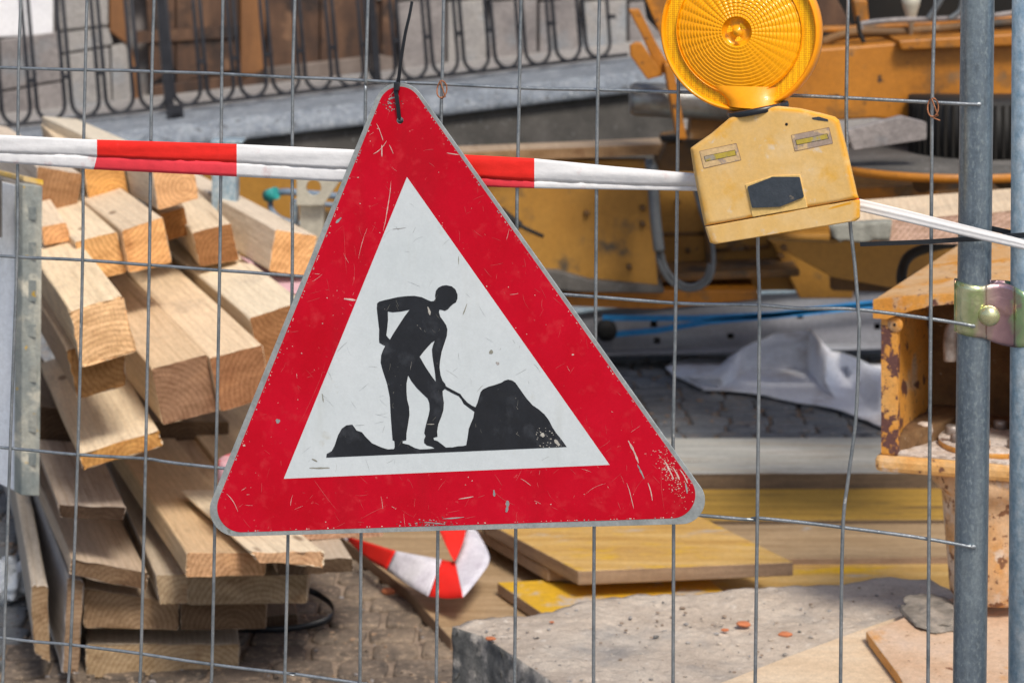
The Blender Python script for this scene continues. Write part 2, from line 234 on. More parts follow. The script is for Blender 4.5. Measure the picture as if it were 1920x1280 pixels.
def honeycomb(m):
    n = m.node_tree.nodes; l = m.node_tree.links; b = n["Principled BSDF"]; v = _coords(n, l, (1, 1, 1))
    vo = n.new("ShaderNodeTexVoronoi"); vo.inputs['Scale'].default_value = 420; vo.inputs['Randomness'].default_value = .15; l.new(v, vo.inputs[0])
    src = b.inputs['Base Color'].links[0].from_socket
    l.new(_mix(n, l, 1.0, src, _ramp(n, l, vo.outputs['Distance'], [(.2, (1.3, 1.35, 1.6)), (.62, (.85, .72, .6))]), 'MULTIPLY'), b.inputs['Base Color'])
honeycomb(amber_y)
def iridescent():
    m = bpy.data.materials.new("yellow_passivated_zinc"); m.use_nodes = True; n = m.node_tree.nodes; l = m.node_tree.links
    b = n["Principled BSDF"]; v = _coords(n, l, (1, 1, 1), False); sx = n.new("ShaderNodeSeparateXYZ"); l.new(v, sx.inputs[0])
    f = _noise(n, l, v, 26, 2, 1.2); a = n.new("ShaderNodeMath"); a.operation = 'MULTIPLY_ADD'; l.new(sx.outputs[0], a.inputs[0]); a.inputs[1].default_value = 9.5; a.inputs[2].default_value = .33
    a2 = n.new("ShaderNodeMath"); a2.operation = 'MULTIPLY_ADD'; l.new(f, a2.inputs[0]); a2.inputs[1].default_value = .42; l.new(a.outputs[0], a2.inputs[2])
    c = _ramp(n, l, a2.outputs[0], [(.0, (.40, .19, .13)), (.14, (.52, .27, .2)), (.2, (.30, .44, .18)), (.3, (.80, .80, .50)), (.4, (.42, .50, .24)), (.5, (.62, .50, .40)), (.64, (.56, .36, .38)), (.76, (.40, .25, .28)), (.86, (.36, .54, .28)), (1, (.6, .66, .4))])  # pale gold stop paints a highlight among the zinc's own tints
    l.new(c, b.inputs['Base Color']); b.inputs['Metallic'].default_value = .85; b.inputs['Roughness'].default_value = .27
    bn = n.new("ShaderNodeBump"); bn.inputs['Strength'].default_value = .35; bn.inputs['Distance'].default_value = .004
    l.new(_noise(n, l, v, 38, 3), bn.inputs['Height']); l.new(bn.outputs[0], b.inputs['Normal'])
    return m
zinc_ir = iridescent()
bolt_gold = M("pale_gold_zinc", [(.60, .60, .32), (.72, .70, .42)], 40, rough=.28, metal=.8, bump=.05)

# ------------------------------------------------------------------ object helpers
def thing(name, label, cat, loc=(0, 0, 0), group=None):
    o = bpy.data.objects.new(name, None); col.objects.link(o); o.location = loc; o.empty_display_size = .05
    o['label'] = label; o['category'] = cat
    if group: o['group'] = group
    o['kind'] = 'thing'
    return o
def tag(o, label, cat, group=None):
    o['label'] = label; o['category'] = cat; o['kind'] = 'thing'
    if group: o['group'] = group
    return o
def struct(o): o['kind'] = 'structure'; return o
def obj(name, bm, mats, parent=None, smooth=False, bevel=0, seg=2, origin=None):
    """bm holds world coordinates; the mesh is stored relative to its thing (or to origin)."""
    base = Vector((0, 0, 0)); p = parent
    while p is not None: base = base + Vector(p.location); p = p.parent
    loc = Vector((0, 0, 0))
    if parent is None and origin is None and len(bm.verts):
        c = sum((v.co for v in bm.verts), Vector()) / len(bm.verts); loc = Vector((c.x, c.y, min(v.co.z for v in bm.verts)))
    elif origin is not None: loc = Vector(origin) - base
    bmesh.ops.translate(bm, verts=bm.verts, vec=-(base + loc))
    me = bpy.data.meshes.new(name); bm.to_mesh(me); bm.free()
    for m in (mats if isinstance(mats, (list, tuple)) else [mats]): me.materials.append(m)
    o = bpy.data.objects.new(name, me); col.objects.link(o); o.location = loc
    if parent: o.parent = parent
    if smooth:
        for f in me.polygons: f.use_smooth = True
    if bevel:
        b = o.modifiers.new("bevel", 'BEVEL'); b.width = bevel; b.segments = seg; b.limit_method = 'ANGLE'; b.angle_limit = R(35)
    return o
def NB(): return bmesh.new()
def fix(bm): bmesh.ops.recalc_face_normals(bm, faces=bm.faces); return bm
def tube(bm, pts, r, seg=8, cap=True, closed=False, mi=0, flat=None):
    pts = [Vector(p) for p in pts]; n = len(pts); rings = []
    up = None
    for i, p in enumerate(pts):
        if closed: t = (pts[(i + 1) % n] - pts[i - 1]).normalized()
        else: t = (pts[min(i + 1, n - 1)] - pts[max(i - 1, 0)]).normalized()
        if up is None:
            up = Vector((0, 0, 1)) if abs(t.z) < .9 else Vector((0, -1, 0))
        s = t.cross(up).normalized(); up = s.cross(t).normalized()
        rr = r[i] if isinstance(r, (list, tuple)) else r
        rings.append([bm.verts.new(p + (s * math.cos(a) + up * math.sin(a) * (flat or 1)) * rr) for a in [2 * math.pi * k / seg for k in range(seg)]])
    for i in range(n if closed else n - 1):
        a, b = rings[i], rings[(i + 1) % n]
        for k in range(seg):
            f = bm.faces.new((a[k], a[(k + 1) % seg], b[(k + 1) % seg], b[k])); f.smooth = True; f.material_index = mi
    if cap and not closed:
        for q in (rings[0][::-1], rings[-1]):
            f = bm.faces.new(q); f.material_index = mi
    return bm
def smooth_path(pts, n=8):
    pts = [Vector(p) for p in pts]; out = []
    for i in range(len(pts) - 1):
        p0 = pts[max(i - 1, 0)]; p1 = pts[i]; p2 = pts[i + 1]; p3 = pts[min(i + 2, len(pts) - 1)]
        for k in range(n):
            t = k / n
            out.append(.5 * ((2 * p1) + (p2 - p0) * t + (2 * p0 - 5 * p1 + 4 * p2 - p3) * t * t + (3 * p1 - p0 - 3 * p2 + p3) * t ** 3))
    out.append(pts[-1]); return out
def prism(bm, poly, vec, holes=(), mi=0, mi_side=None):
    """closed solid: outline (3-D points) extruded by vec, holes allowed"""
    loops = [[Vector(p) for p in poly]] + [[Vector(p) for p in h] for h in holes]
    vec = Vector(vec); flat = [p for lp in loops for p in lp]
    a = [bm.verts.new(p) for p in flat]; b = [bm.verts.new(p + vec) for p in flat]
    for t in tessellate_polygon(loops):
        for q in (t, t[::-1]):
            try:
                f = bm.faces.new([a[i] for i in q] if q is t else [b[i] for i in q]); f.material_index = mi
            except ValueError: pass
    k = 0
    for lp in loops:
        n = len(lp)
        for i in range(n):
            f = bm.faces.new((a[k + i], a[k + (i + 1) % n], b[k + (i + 1) % n], b[k + i])); f.material_index = mi if mi_side is None else mi_side
        k += n
    fix(bm); return bm
def box(bm, c, ax, ay, az, mi=0):
    """c centre, ax/ay/az half-extent vectors"""
    c = Vector(c); v = [bm.verts.new(c + ax * i + ay * j + az * k) for i in (-1, 1) for j in (-1, 1) for k in (-1, 1)]
    for q in ((0, 1, 3, 2), (4, 6, 7, 5), (0, 4, 5, 1), (2, 3, 7, 6), (0, 2, 6, 4), (1, 5, 7, 3)):
        f = bm.faces.new([v[i] for i in q]); f.material_index = mi
    return fix(bm)
def lathe(bm, c, prof, axis=Vector((0, 0, 1)), seg=48, mi=0, cap=True):
    """profile [(radius, height)]"""
    axis = axis.normalized(); s = axis.orthogonal().normalized(); t = axis.cross(s); rings = []
    for r, h in prof:
        rings.append([bm.verts.new(Vector(c) + axis * h + (s * math.cos(2 * math.pi * k / seg) + t * math.sin(2 * math.pi * k / seg)) * r) for k in range(seg)])
    for a, b in zip(rings, rings[1:]):
        for k in range(seg):
            f = bm.faces.new((a[k], a[(k + 1) % seg], b[(k + 1) % seg], b[k])); f.smooth = True; f.material_index = mi
    if cap:
        bm.faces.new(rings[0][::-1]).material_index = mi; bm.faces.new(rings[-1]).material_index = mi
    return fix(bm)
def rough_up(bm, cuts, amp, freq, seed=0, keep=None):
    bmesh.ops.triangulate(bm, faces=bm.faces)
    for _ in range(cuts):
        le = [e for e in bm.edges if e.calc_length() > freq]
        if not le: break
        bmesh.ops.subdivide_edges(bm, edges=le, cuts=1, use_grid_fill=False)
        bmesh.ops.triangulate(bm, faces=bm.faces)
    bm.normal_update()
    for v in bm.verts:
        n = noise.noise((v.co + Vector((seed, 0, 0))) * 9) * .6 + noise.noise((v.co + Vector((seed, 3, 0))) * 34) * .4 + noise.noise(v.co * 90) * .25
        v.co += v.normal * n * amp
    return bm

# ------------------------------------------------------------------ ground, ramp, facade (the setting)
bm = NB()
g = 120
bmesh.ops.create_grid(bm, x_segments=2, y_segments=2, size=g)
o = struct(obj("ground", bm, asph, origin=(0, 0, 0))); o.location.z = -.012
# sandy bed and cobbles near the timber pile
bm = NB(); rnd = random.Random(3)
x0, x1, yA, yB = -2.6, 2.6, 3.7, 8.4
for v in ((x0, yA), (x1, yA), (x1, yB), (x0, yB)): pass
bmesh.ops.create_grid(bm, x_segments=90, y_segments=90, size=1)
for v in bm.verts:
    v.co.x = (x0 + x1) / 2 + v.co.x * (x1 - x0) / 2; v.co.y = (yA + yB) / 2 + v.co.y * (yB - yA) / 2
    v.co.z = -.004 + .003 * noise.noise(v.co * 25)
struct(obj("joint_sand", bm, sand, smooth=True))
bm = NB(); yy = yA; row = 0
while yy < yB:
    h = rnd.uniform(.075, .105); xx = x0 + rnd.uniform(0, .08)
    while xx < x1:
        wd = rnd.uniform(.09, .145); cx, cy = xx + wd / 2, yy + h / 2 + .03 * math.sin(cx if False else xx * 2.2)
        a = rnd.uniform(-.06, .06); hw, hh = wd / 2 - rnd.uniform(.001, .007), h / 2 - rnd.uniform(.001, .007); zt = rnd.uniform(.003, .008)
        rings = []; far_ = 1 if (cy + .25 * noise.noise(Vector((cx * 3, cy * 3, 0))) > 5.6 or cx < -1.02) else 0
        for lv, (sc_, z) in enumerate(((1.0, -.02), (.985, zt * .3), (.95, zt * .8), (.84, zt), (.4, zt * 1.05))):
            rg = []
            for k in range(16):
                t = 2 * math.pi * (k + .5) / 16; c_, s_ = math.cos(t), math.sin(t)
                ex = abs(c_) ** .38 * (1 if c_ > 0 else -1); ey = abs(s_) ** .38 * (1 if s_ > 0 else -1)
                px_, py_ = ex * hw * sc_, ey * hh * sc_
                q = Vector((cx + px_ * math.cos(a) - py_ * math.sin(a), cy + px_ * math.sin(a) + py_ * math.cos(a), z))
                q += Vector((noise.noise(q * 40), noise.noise(q * 40 + Vector((9, 0, 0))), noise.noise(q * 60) * .35)) * .008
                rg.append(bm.verts.new(q))
            rings.append(rg)
        for A, B in zip(rings, rings[1:]):
            for k in range(16):
                f = bm.faces.new((A[k], A[(k + 1) % 16], B[(k + 1) % 16], B[k])); f.smooth = True; f.material_index = far_
        f = bm.faces.new(rings[-1]); f.smooth = True; f.material_index = far_
        xx += wd
    yy += h; row += 1
struct(obj("cobbled_pavement", fix(bm), [cob, cob_b]))

# ramp with coping (rises to the right, going away)
RA = U(0, 240, 8.0); RB = U(1180, 104, 8.7)
ru = (RB - RA).normalized(); rh = Vector((ru.x, ru.y, 0)).normalized(); rn = Vector((rh.y, -rh.x, 0))   # rn towards the street
rv = ru.cross(rn); rv = rv if rv.z > 0 else -rv
RS = (RB - RA).length
def ramp_slab(name, prof, mat, s0=-2.5, s1=6.0):
    bm = NB(); A = [bm.verts.new(RA + ru * s0 + rn * d + Vector((0, 0, z))) for d, z in prof]
    B = [bm.verts.new(RA + ru * s1 + rn * d + Vector((0, 0, z))) for d, z in prof]; n = len(prof)
    for i in range(n): bm.faces.new((A[i], A[(i + 1) % n], B[(i + 1) % n], B[i]))
    bm.faces.new(A[::-1]); bm.faces.new(B)
    return obj(name, fix(bm), mat, bevel=.01)
o = ramp_slab("ramp_coping_stone", [(-.12, -.02), (.36, -.02), (.44, -.07), (.44, -.095), (-.12, -.095)], stone_g, s1=2.58); tag(o, "pale grey stone coping of the ramp under the iron railing", "coping")
o = ramp_slab("ramp_side_wall", [(-.10, -.097), (.40, -.097), (.40, -1.6), (-.10, -1.6)], stone_d, s1=2.56); tag(o, "dark low wall carrying the sloping coping", "wall")
o = ramp_slab("walkway", [(-.125, -.05), (-1.2, -.05), (-1.2, -1.6), (-.125, -1.6)], stone_w2); struct(o)

# facade
WM = rh.y / rh.x; WY0 = RA.y - WM * RA.x + 1.0
def WP(px, py, off=0.0):
    y0 = WY0 - off; return U(px, py, y0 / (1 - WM * (px - 960) / F))
fac = thing("building_facade", "old stone house front with stucco behind the railing", "building", WP(500, 300) * 1)
fac.location.z = 0
wn = rn * 1.0
def wblock(name, poly, off, th, mat, parent, bevel=.006):
    bm = NB(); prism(bm, [WP(x, y, off) for x, y in poly], -wn * (off + th)); return obj(name, bm, mat, parent, bevel=bevel)
bm = NB(); p0 = RA - rn * 1.02 + rh * -4; p1 = RA - rn * 1.02 + rh * 9
prism(bm, [Vector((p0.x, p0.y, -.5)), Vector((p1.x, p1.y, -.5)), Vector((p1.x, p1.y, 5)), Vector((p0.x, p0.y, 5))], -rn * .3)
obj("wall", bm, stone_w, fac)
wblock("stucco_field", [(-600, -900), (104, -900), (100, 66), (-600, 96)], .03, .0, stucco, fac)
for poly, m_ in (([(-600, 100), (-5, 76), (0, 262), (-600, 300)], stone_w), ([(0, 75), (112, 60), (118, 150), (3, 170)], stone_w), ([(3, 174), (118, 154), (125, 262), (3, 270)], stone_w), ([(106, -600), (196, -600), (203, 48), (112, 58)], stone_w2),
                ([(114, 62), (204, 52), (212, 84), (118, 100)], stone_w2), ([(118, 104), (205, 90), (212, 262), (124, 262)], stone_w2), ([(208, 88), (236, 80), (279, 215), (278, 262), (214, 262)], stone_w2)):
    wblock("stone_block", poly, .05, .0, m_, fac)
xs = [745, 838, 915, 1010, 1090, 1178, 1290, 1420]
for i in range(len(xs) - 1):
    wblock("stone_block", [(xs[i] + 2, 5), (xs[i + 1] - 3, -1), (xs[i + 1] - 3, 150), (xs[i] + 2, 150)], .05, 0, [stone_w, stone_w2, stone_w, stone_w, stone_w2, stone_w][i % 6], fac)
    wblock("stone_block", [(xs[i] - 38, -180), (xs[i + 1] - 42, -180), (xs[i + 1] - 42, -3), (xs[i] - 38, 1)], .05, 0, [stone_w2, stone_w][i % 2], fac)
bm = NB()
for xa, xb in ((243, 330), (330, 450), (500, 600), (600, 716)): prism(bm, [WP(x, y, .03) for x, y in [(xa + 1, -600), (xb - 2, -600), (xb - 2, 128), (xa + 40 if xa == 243 else xa + 1, 158)]], -wn * .03)
dr = obj("door", bm, door_m, fac, bevel=.004); dr['label'] = "old dark brown boarded door"
wblock("door_frame", [(198, -600), (240, -600), (240, 60), (286, 262), (262, 262), (238, 84), (206, 60)], .06, 0, door_or, dr)
wblock("door_frame", [(716, -600), (742, -600), (742, 120), (716, 120)], .06, 0, door_m, dr)
wblock("door_batten", [(451, -600), (498, -600), (498, 128), (451, 158)], .05, 0, door_or, dr)
for yb in (-40, 60): wblock("door_rail", [(252, yb), (449, yb - 12), (449, yb + 10), (252, yb + 22)], .045, 0, door_m, dr)
wblock("door_sill", [(500, 128), (716, 104), (738, 108), (738, 190), (500, 215)], .07, 0, sill_m, dr)
wblock("door_threshold", [(286, 162), (498, 132), (498, 260), (286, 262)], .05, 0, door_m, dr)

# iron railing on the coping
ir = thing("iron_railing", "black wrought iron railing with rows of U shaped bars on the coping", "railing", RA - Vector((0, 0, .02)))
bm = NB(); tube(bm, [RA + ru * -2.3 + rv * .004, RA + ru * 2.5 + rv * .004], .011, 6, flat=.7); obj("bottom_rail", bm, iron, ir)
bm = NB(); tube(bm, [RA + ru * -2.3 + rv * .92, RA + ru * 2.5 + rv * .92], .018, 8); obj("top_rail", bm, iron, ir)
sp = .1285
for k in range(-16, 19):
    c = RA + ru * (.065 + sp * k + .0)
    if c.x > RB.x + .03: break
    rr = .052; pts = [c - ru * rr + rv * .9]
    for t in range(0, 9):
        a = math.pi + math.pi * t / 8; pts.append(c + ru * rr * math.cos(a) + rv * (.066 + rr * 1.15 * math.sin(a)))
    pts.append(c + ru * rr + rv * .9)
    bm = NB(); tube(bm, pts, .0080, 6); obj("hairpin_bar", bm, iron, ir)
    bm = NB(); q = c + ru * (sp / 2) + rv * .165; box(bm, q, ru * .018, rn * .010, rv * .008); obj("collar", bm, iron, ir)
def ray_s(px):     # run along the ramp where a pixel column meets the railing
    s = 0
    for _ in range(30):
        p = RA + ru * s; s += ((px - 960) / F * p.y - p.x) / ru.x
    return s
for px in (318, 708):
    s = ray_s(px); c = RA + ru * s
    bm = NB(); box(bm, c + rv * .46, ru * (.017 if px == 318 else .014), rn * .015, rv * .46)
    if px == 318:
        box(bm, c + rn * .16 + rv * -.0, ru * .03, rn * .02, rv * .028); box(bm, c + rn * .16 + rv * -.05, ru * .02, rn * .02, rv * .05)
        tube(bm, [c + rv * .012, c + rn * .16 + rv * .012], .012, 6); box(bm, c + rn * .16 - rv * .1, ru * .032, rn * .02, rv * .012)
    obj("post", bm, iron, ir)
# weeds under the coping
bm = NB(); rw = random.Random(5)
for k in range(160):
    b0 = U(rw.uniform(900, 1010), 292, 7.2) + Vector((rw.gauss(0, .05), rw.uniform(-.05, .05), -.02)); d = Vector((rw.gauss(0, .5), rw.gauss(0, .4), 1)).normalized() * rw.uniform(.02, .07); s = Vector((.006, .004, 0))
    bm.faces.new([bm.verts.new(p) for p in (b0 - s, b0 + s, b0 + d)])
bmc = obj("weed_tuft", bm, leafm); tag(bmc, "green weed tuft growing below the dark ramp wall", "plant")

# ------------------------------------------------------------------ timber
def timber(name, label, c4, Yf, L, side, end, back=None, d=None, Yb=None, cat="timber", group=None, jag=.0015, rot_end=0.0, pith=(0, .02, .03), slope=0.0, seed=0):
    TL = U(*c4[0], Yf)
    if d is None:
        if Yb is None: Yb = Yf * (c4[0][1] + HZ) / (back[1] + HZ)
        B = U(back[0], back[1], Yb); d = (B - TL)
        if slope: d.z += slope * d.length
    d = Vector(d).normalized(); C = Vector((0, 0, CH))
    nrm = Matrix.Rotation(rot_end, 3, 'Z') @ d
    P = []
    for x, y in c4:
        r = Vector(((x - 960) / F, 1, -(y + HZ) / F)); t = (TL - C).dot(nrm) / r.dot(nrm); P.append(C + r * t)
    yv = P[1] - P[0]; yv -= d * yv.dot(d); yv.normalize(); zv = d.cross(yv); zv = zv if zv.z > 0 else -zv
    if d.cross(yv).dot(zv) < 0: yv = -yv
    Mx = Matrix((d, yv, zv)).transposed().to_4x4(); Mx.translation = sum(P, Vector()) / 4
    Li = Mx.inverted(); Q = [Li @ p for p in P]; rn_ = random.Random(seed + int(c4[0][0] * 7 + c4[0][1]))
    # perimeter with small rounded corners
    per = []
    for i in range(4):
        a, b = Q[i], Q[(i + 1) % 4]; ln = (b - a).length; r = min(.0045, ln * .2) / ln
        m = 7
        per.append(a.lerp(b, 0) * .0 + a.lerp(b, r * .35).lerp(Q[i - 1], 0))
        for k in range(m + 1): per.append(a.lerp(b, r + (1 - 2 * r) * k / m))
        per.append(a.lerp(b, 1 - r * .35))
    cen = sum(Q, Vector()) / 4; bm = bmesh.new(); rings = []
    n = len(per)
    for i in range(4):       # pull true corner points inward a little
        i0 = i * 10
        per[i0] = per[i0].lerp(cen, .012); per[i0 + 9] = per[i0 + 9].lerp(cen, .012)
    xs_ = [0, .0015, .05, .12, .2, .3, .42, .56, .7, .85, 1.0]
    for j, t in enumerate(xs_):
        x = t if j < 2 else t * L
        ring = []
        for k, p in enumerate(per):
            q = p.copy() if j else p.lerp(cen, .012)
            if j > 1: q.x = p.x + x; q += Vector((0, noise.noise(Vector((x * 4 + seed, k * .3, 1))), noise.noise(Vector((x * 4, k * .3, 7 + seed))))) * .0012
            else: q.x = p.x + x + (rn_.uniform(-jag, jag) if j == 0 else 0); q += Vector((0, rn_.uniform(-1, 1), rn_.uniform(-1, 1))) * jag * .45
            ring.append(bm.verts.new(q))
        rings.append(ring)
    for A, B in zip(rings, rings[1:]):
        for k in range(n): bm.faces.new((A[k], A[(k + 1) % n], B[(k + 1) % n], B[k]))
    # end caps as inner rings
    for ring, sgn in ((rings[0], 1), (rings[-1], -1)):
        prev = ring
        for f_ in (.93, .6, .3):
            cur = [bm.verts.new(Vector((p_.x + (xs_[-1] * L if sgn < 0 else 0) + .0012 * noise.noise(p_ * 60), p_.y, p_.z)).lerp(Vector((cen.x + (xs_[-1] * L if sgn < 0 else 0), cen.y, cen.z)), 1 - f_)) for p_ in per]
            for k in range(n): bm.faces.new((prev[k], prev[(k + 1) % n], cur[(k + 1) % n], cur[k])).material_index = 1
            prev = cur
        bm.faces.new(prev).material_index = 1
    fix(bm)
    me = bpy.data.meshes.new(name); bm.to_mesh(me); bm.free(); me.materials.append(WOOD); me.materials.append(WOOD_END)
    for f in me.polygons: f.use_smooth = False
    o = bpy.data.objects.new(name, me); col.objects.link(o); o.matrix_world = Mx
    wf = 1.26 if c4[0][1] < 900 else 1.10
    o['side_col'] = [float(min(.86, x * wf * k)) for x, k in zip(side, (1.04, 1.03, .99))]; o['end_col'] = [float(min(.86, x * k)) for x, k in zip(end, (1.14, 1.04, 1.22) if end[0] > .45 else (1.05, 1.0, .92))]; o['pith'] = [float(x) for x in pith]
    tag(o, label, cat, group); return o
PALE = (.60, .48, .35); BROWN = (.36, .25, .165)
E_OR = (.66, .38, .13); E_YE = (.70, .46, .19); E_BR = (.30, .155, .075); E_DK = (.24, .15, .10); E_TAN = (.50, .34, .20); E_OC = (.46, .25, .07)
gb = "stacked square timber beams"; gp = "stacked timber planks"
D0 = (-.38, 1, 0)
T = timber
T("timber_beam", "front left beam with bright yellow rough-sawn end jutting from the pile", [(130, 583), (230, 554), (256, 659), (154, 689)], 4.00, .9, (.66, .53, .37), (.74, .52, .24), back=(81, 508), group=gb, jag=.004, pith=(0, .0, .12))
T("timber_beam", "split brown-ended beam directly under the bright yellow rough end", [(124, 655), (232, 640), (237, 723), (145, 748)], 4.06, .8, (.42, .32, .23), (.40, .22, .09), back=(86, 590), group=gb, jag=.005, pith=(0, .05, -.02))
T("timber_plank", "pale plank with orange torn end below the split beam at left", [(149, 851), (298, 806), (305, 835), (156, 880)], 4.08, .8, (.64, .53, .39), (.52, .30, .08), back=(83, 698), group=gp, jag=.005)
T("timber_beam", "middle beam with smooth brown end left of the reddish brown one", [(284, 691), (388, 664), (408, 770), (305, 797)], 4.15, 1.5, (.52, .39, .26), (.29, .175, .115), back=(172, 560), group=gb, pith=(0, -.06, .05))
T("timber_beam", "middle beam with reddish brown end resting against the sign edge", [(392, 671), (492, 645), (507, 745), (413, 772)], 4.17, 1.5, (.60, .47, .33), (.33, .165, .085), back=(241, 515), group=gb, pith=(0, .09, .04))
T("timber_beam", "grained pale beam whose brown end hides behind the sign", [(467, 596), (568, 563), (588, 665), (490, 695)], 4.40, 1.3, (.60, .52, .40), (.33, .17, .08), back=(322, 474), group=gb, pith=(0, .03, -.07))
T("timber_beam", "grey sided beam with flat orange end touching the sign's left edge", [(517, 430), (595, 442), (577, 520), (504, 508)], 4.75, 1.6, (.55, .47, .38), (.74, .45, .17), back=(420, 377), group=gb, rot_end=-.1, pith=(0, .2, .1))
T("timber_beam", "short beam with dark brown end between two pale beams high in the pile", [(360, 436), (433, 418), (449, 488), (375, 500)], 4.85, .9, (.58, .48, .36), (.30, .15, .065), back=(318, 390), group=gb)
T("timber_beam", "dark brown beam end squeezed in behind the orange-ended pair", [(300, 402), (346, 388), (355, 440), (312, 452)], 4.95, .8, BROWN, (.32, .15, .05), back=(270, 350), group=gb)
T("timber_beam", "right one of the two adjoining orange-ended beams near the top", [(228, 432), (305, 407), (323, 493), (242, 512)], 4.55, 1.2, (.56, .45, .33), (.70, .42, .15), back=(183, 396), group=gb, pith=(0, -.05, -.09))
T("timber_beam", "left one of the two adjoining orange-ended beams near the top", [(140, 453), (219, 434), (237, 511), (162, 530)], 4.55, 1.2, (.62, .51, .37), (.68, .44, .16), back=(95, 408), group=gb, pith=(0, .1, -.06))
T("timber_beam", "small pale offcut beam close to the panel's steel edge", [(78, 425), (124, 417), (135, 452), (82, 460)], 4.62, .5, (.62, .50, .37), (.64, .38, .15), back=(60, 395), group=gb)
T("timber_beam", "brown-ended beam beside the yellow corner of the formwork panel", [(70, 312), (155, 326), (144, 398), (64, 384)], 4.95, 1.0, (.50, .43, .36), (.33, .19, .10), back=(30, 285), group=gb, pith=(0, .3, 0))
T("timber_beam", "orange-ended beam just under the tape's white and red joint", [(156, 312), (232, 318), (242, 366), (168, 385)], 4.98, .9, (.55, .45, .33), (.62, .36, .10), back=(130, 286), group=gb)
T("timber_beam", "topmost grey beam with chamfered pale orange end under the red tape", [(284, 312), (364, 318), (373, 372), (296, 394)], 4.80, 1.1, (.52, .47, .39), (.66, .42, .18), back=(118, 236), group=gb, pith=(0, .02, .0), slope=.0)
# lower pile: planks, end colours darkened for the shade lying there
T("timber_plank", "short plank with fuzzy dark end at the left of the lower pile", [(109, 946), (237, 951), (231, 975), (113, 970)], 4.12, .5, (.38, .32, .28), (.06, .038, .026), back=(80, 867), group=gp, jag=.003)
T("timber_plank", "wide plank with torn slanting brown end under the short dark-ended plank", [(135, 1048), (279, 1074), (275, 1106), (131, 1076)], 4.15, 1.0, (.47, .38, .30), (.17, .115, .075), back=(78, 915), group=gp, jag=.005)
T("timber_plank", "narrow grey plank dusted white running back between wider planks", [(292, 1078), (352, 1076), (352, 1131), (300, 1133)], 4.17, 1.1, (.47, .40, .32), (.40, .32, .23), back=(206, 885), group=gp, jag=.002)
T("timber_plank", "grey board laid crosswise showing arched growth rings on its long edge", [(350, 1079), (577, 1078), (576, 1130), (352, 1133)], 4.19, .14, (.42, .35, .27), (.31, .25, .18), d=(-.05, 1, 0), group=gp, jag=.002, pith=(0, .03, .07))
T("timber_plank", "broad tan plank ending squarely beside the sign's lower left corner", [(350, 1035), (500, 1036), (498, 1078), (348, 1081)], 4.05, 1.0, (.56, .41, .26), (.52, .34, .16), back=(237, 868), group=gp)
T("timber_plank", "shadowed tan plank sloping down behind the sign's lower left corner", [(428, 1012), (520, 1005), (520, 1034), (430, 1040)], 4.20, 1.1, (.48, .34, .22), E_TAN, back=(312, 838), group=gp)
T("timber_plank", "tan plank under the pink tape roll", [(505, 990), (720, 980), (720, 1005), (505, 1015)], 4.25, 1.1, (.50, .36, .23), E_TAN, back=(357, 805), group=gp)
T("timber_plank", "splintered plank tip with pale yellow end just below the sign", [(470, 1036), (607, 1033), (607, 1062), (484, 1052)], 4.00, .45, (.66, .56, .42), (.56, .38, .19), back=(436, 1006), group=gp, jag=.006)
T("timber_plank", "weathered plank end protruding furthest right from the pile", [(516, 1052), (661, 1045), (662, 1071), (520, 1079)], 4.14, .6, (.42, .35, .28), (.10, .07, .048), back=(494, 1008), group=gp, jag=.003)
T("timber_beam", "cracked light brown block left of the dark block in the lower pile", [(157, 1102), (335, 1130), (335, 1181), (157, 1176)], 4.22, .6, (.42, .33, .25), (.30, .215, .145), d=(-.2, 1, 0), group=gb, jag=.003)
T("timber_beam", "dark brown block right of the cracked light brown block", [(338, 1131), (500, 1132), (499, 1178), (339, 1181)], 4.24, .6, (.30, .235, .18), (.13, .09, .06), d=(-.1, 1, 0), group=gb)
T("timber_beam", "lowest grey sleeper lying on the cobbles under the whole pile", [(160, 1208), (450, 1206), (447, 1252), (161, 1272)], 4.25, .10, (.44, .37, .29), (.40, .31, .21), d=(-.18, 1, 0), group=gb, jag=.003, pith=(0, .06, .09))
T("timber_beam", "bearer coloured shade-dark behind the two blocks of the lower pile", [(150, 1188), (560, 1150), (560, 1178), (152, 1225)], 4.45, 1.5, (.2, .15, .11), (.1, .07, .05), d=(-.2, 1, 0), group=gb)  # dark colour stands in for shade below the pile
T("timber_board", "leftmost board standing on edge with a pointed orange lower tip", [(58, 1097), (89, 1097), (93, 1243), (64, 1222)], 4.18, 1.6, (.46, .41, .36), (.34, .25, .165), back=(31, 930), group="boards standing on edge", jag=.004)
T("timber_board", "second board standing on edge, grey faced with a cracked dark end", [(128, 1081), (157, 1090), (146, 1261), (117, 1261)], 4.18, 1.5, (.42, .40, .40), (.30, .22, .16), back=(73, 932), group="boards standing on edge", jag=.004)
# filler timber coloured dark, standing in for shade in the heart of the pile
T("timber_beam", "filler beam coloured shade-dark in the gap behind the formwork panel's lower edge", [(60, 760), (150, 770), (150, 860), (60, 860)], 4.6, 1.2, (.16, .12, .09), (.08, .055, .04), d=D0, group=gb)
T("timber_beam", "filler beam coloured shade-dark under the two brown-ended middle beams", [(245, 790), (430, 790), (430, 850), (245, 850)], 4.9, 1.0, (.20, .14, .09), (.12, .08, .05), d=D0, group=gb)
T("timber_beam", "filler beam coloured shade-dark under the orange-ended pair", [(170, 520), (420, 505), (430, 640), (180, 650)], 5.0, .9, (.30, .22, .15), (.14, .09, .055), d=D0, group=gb)

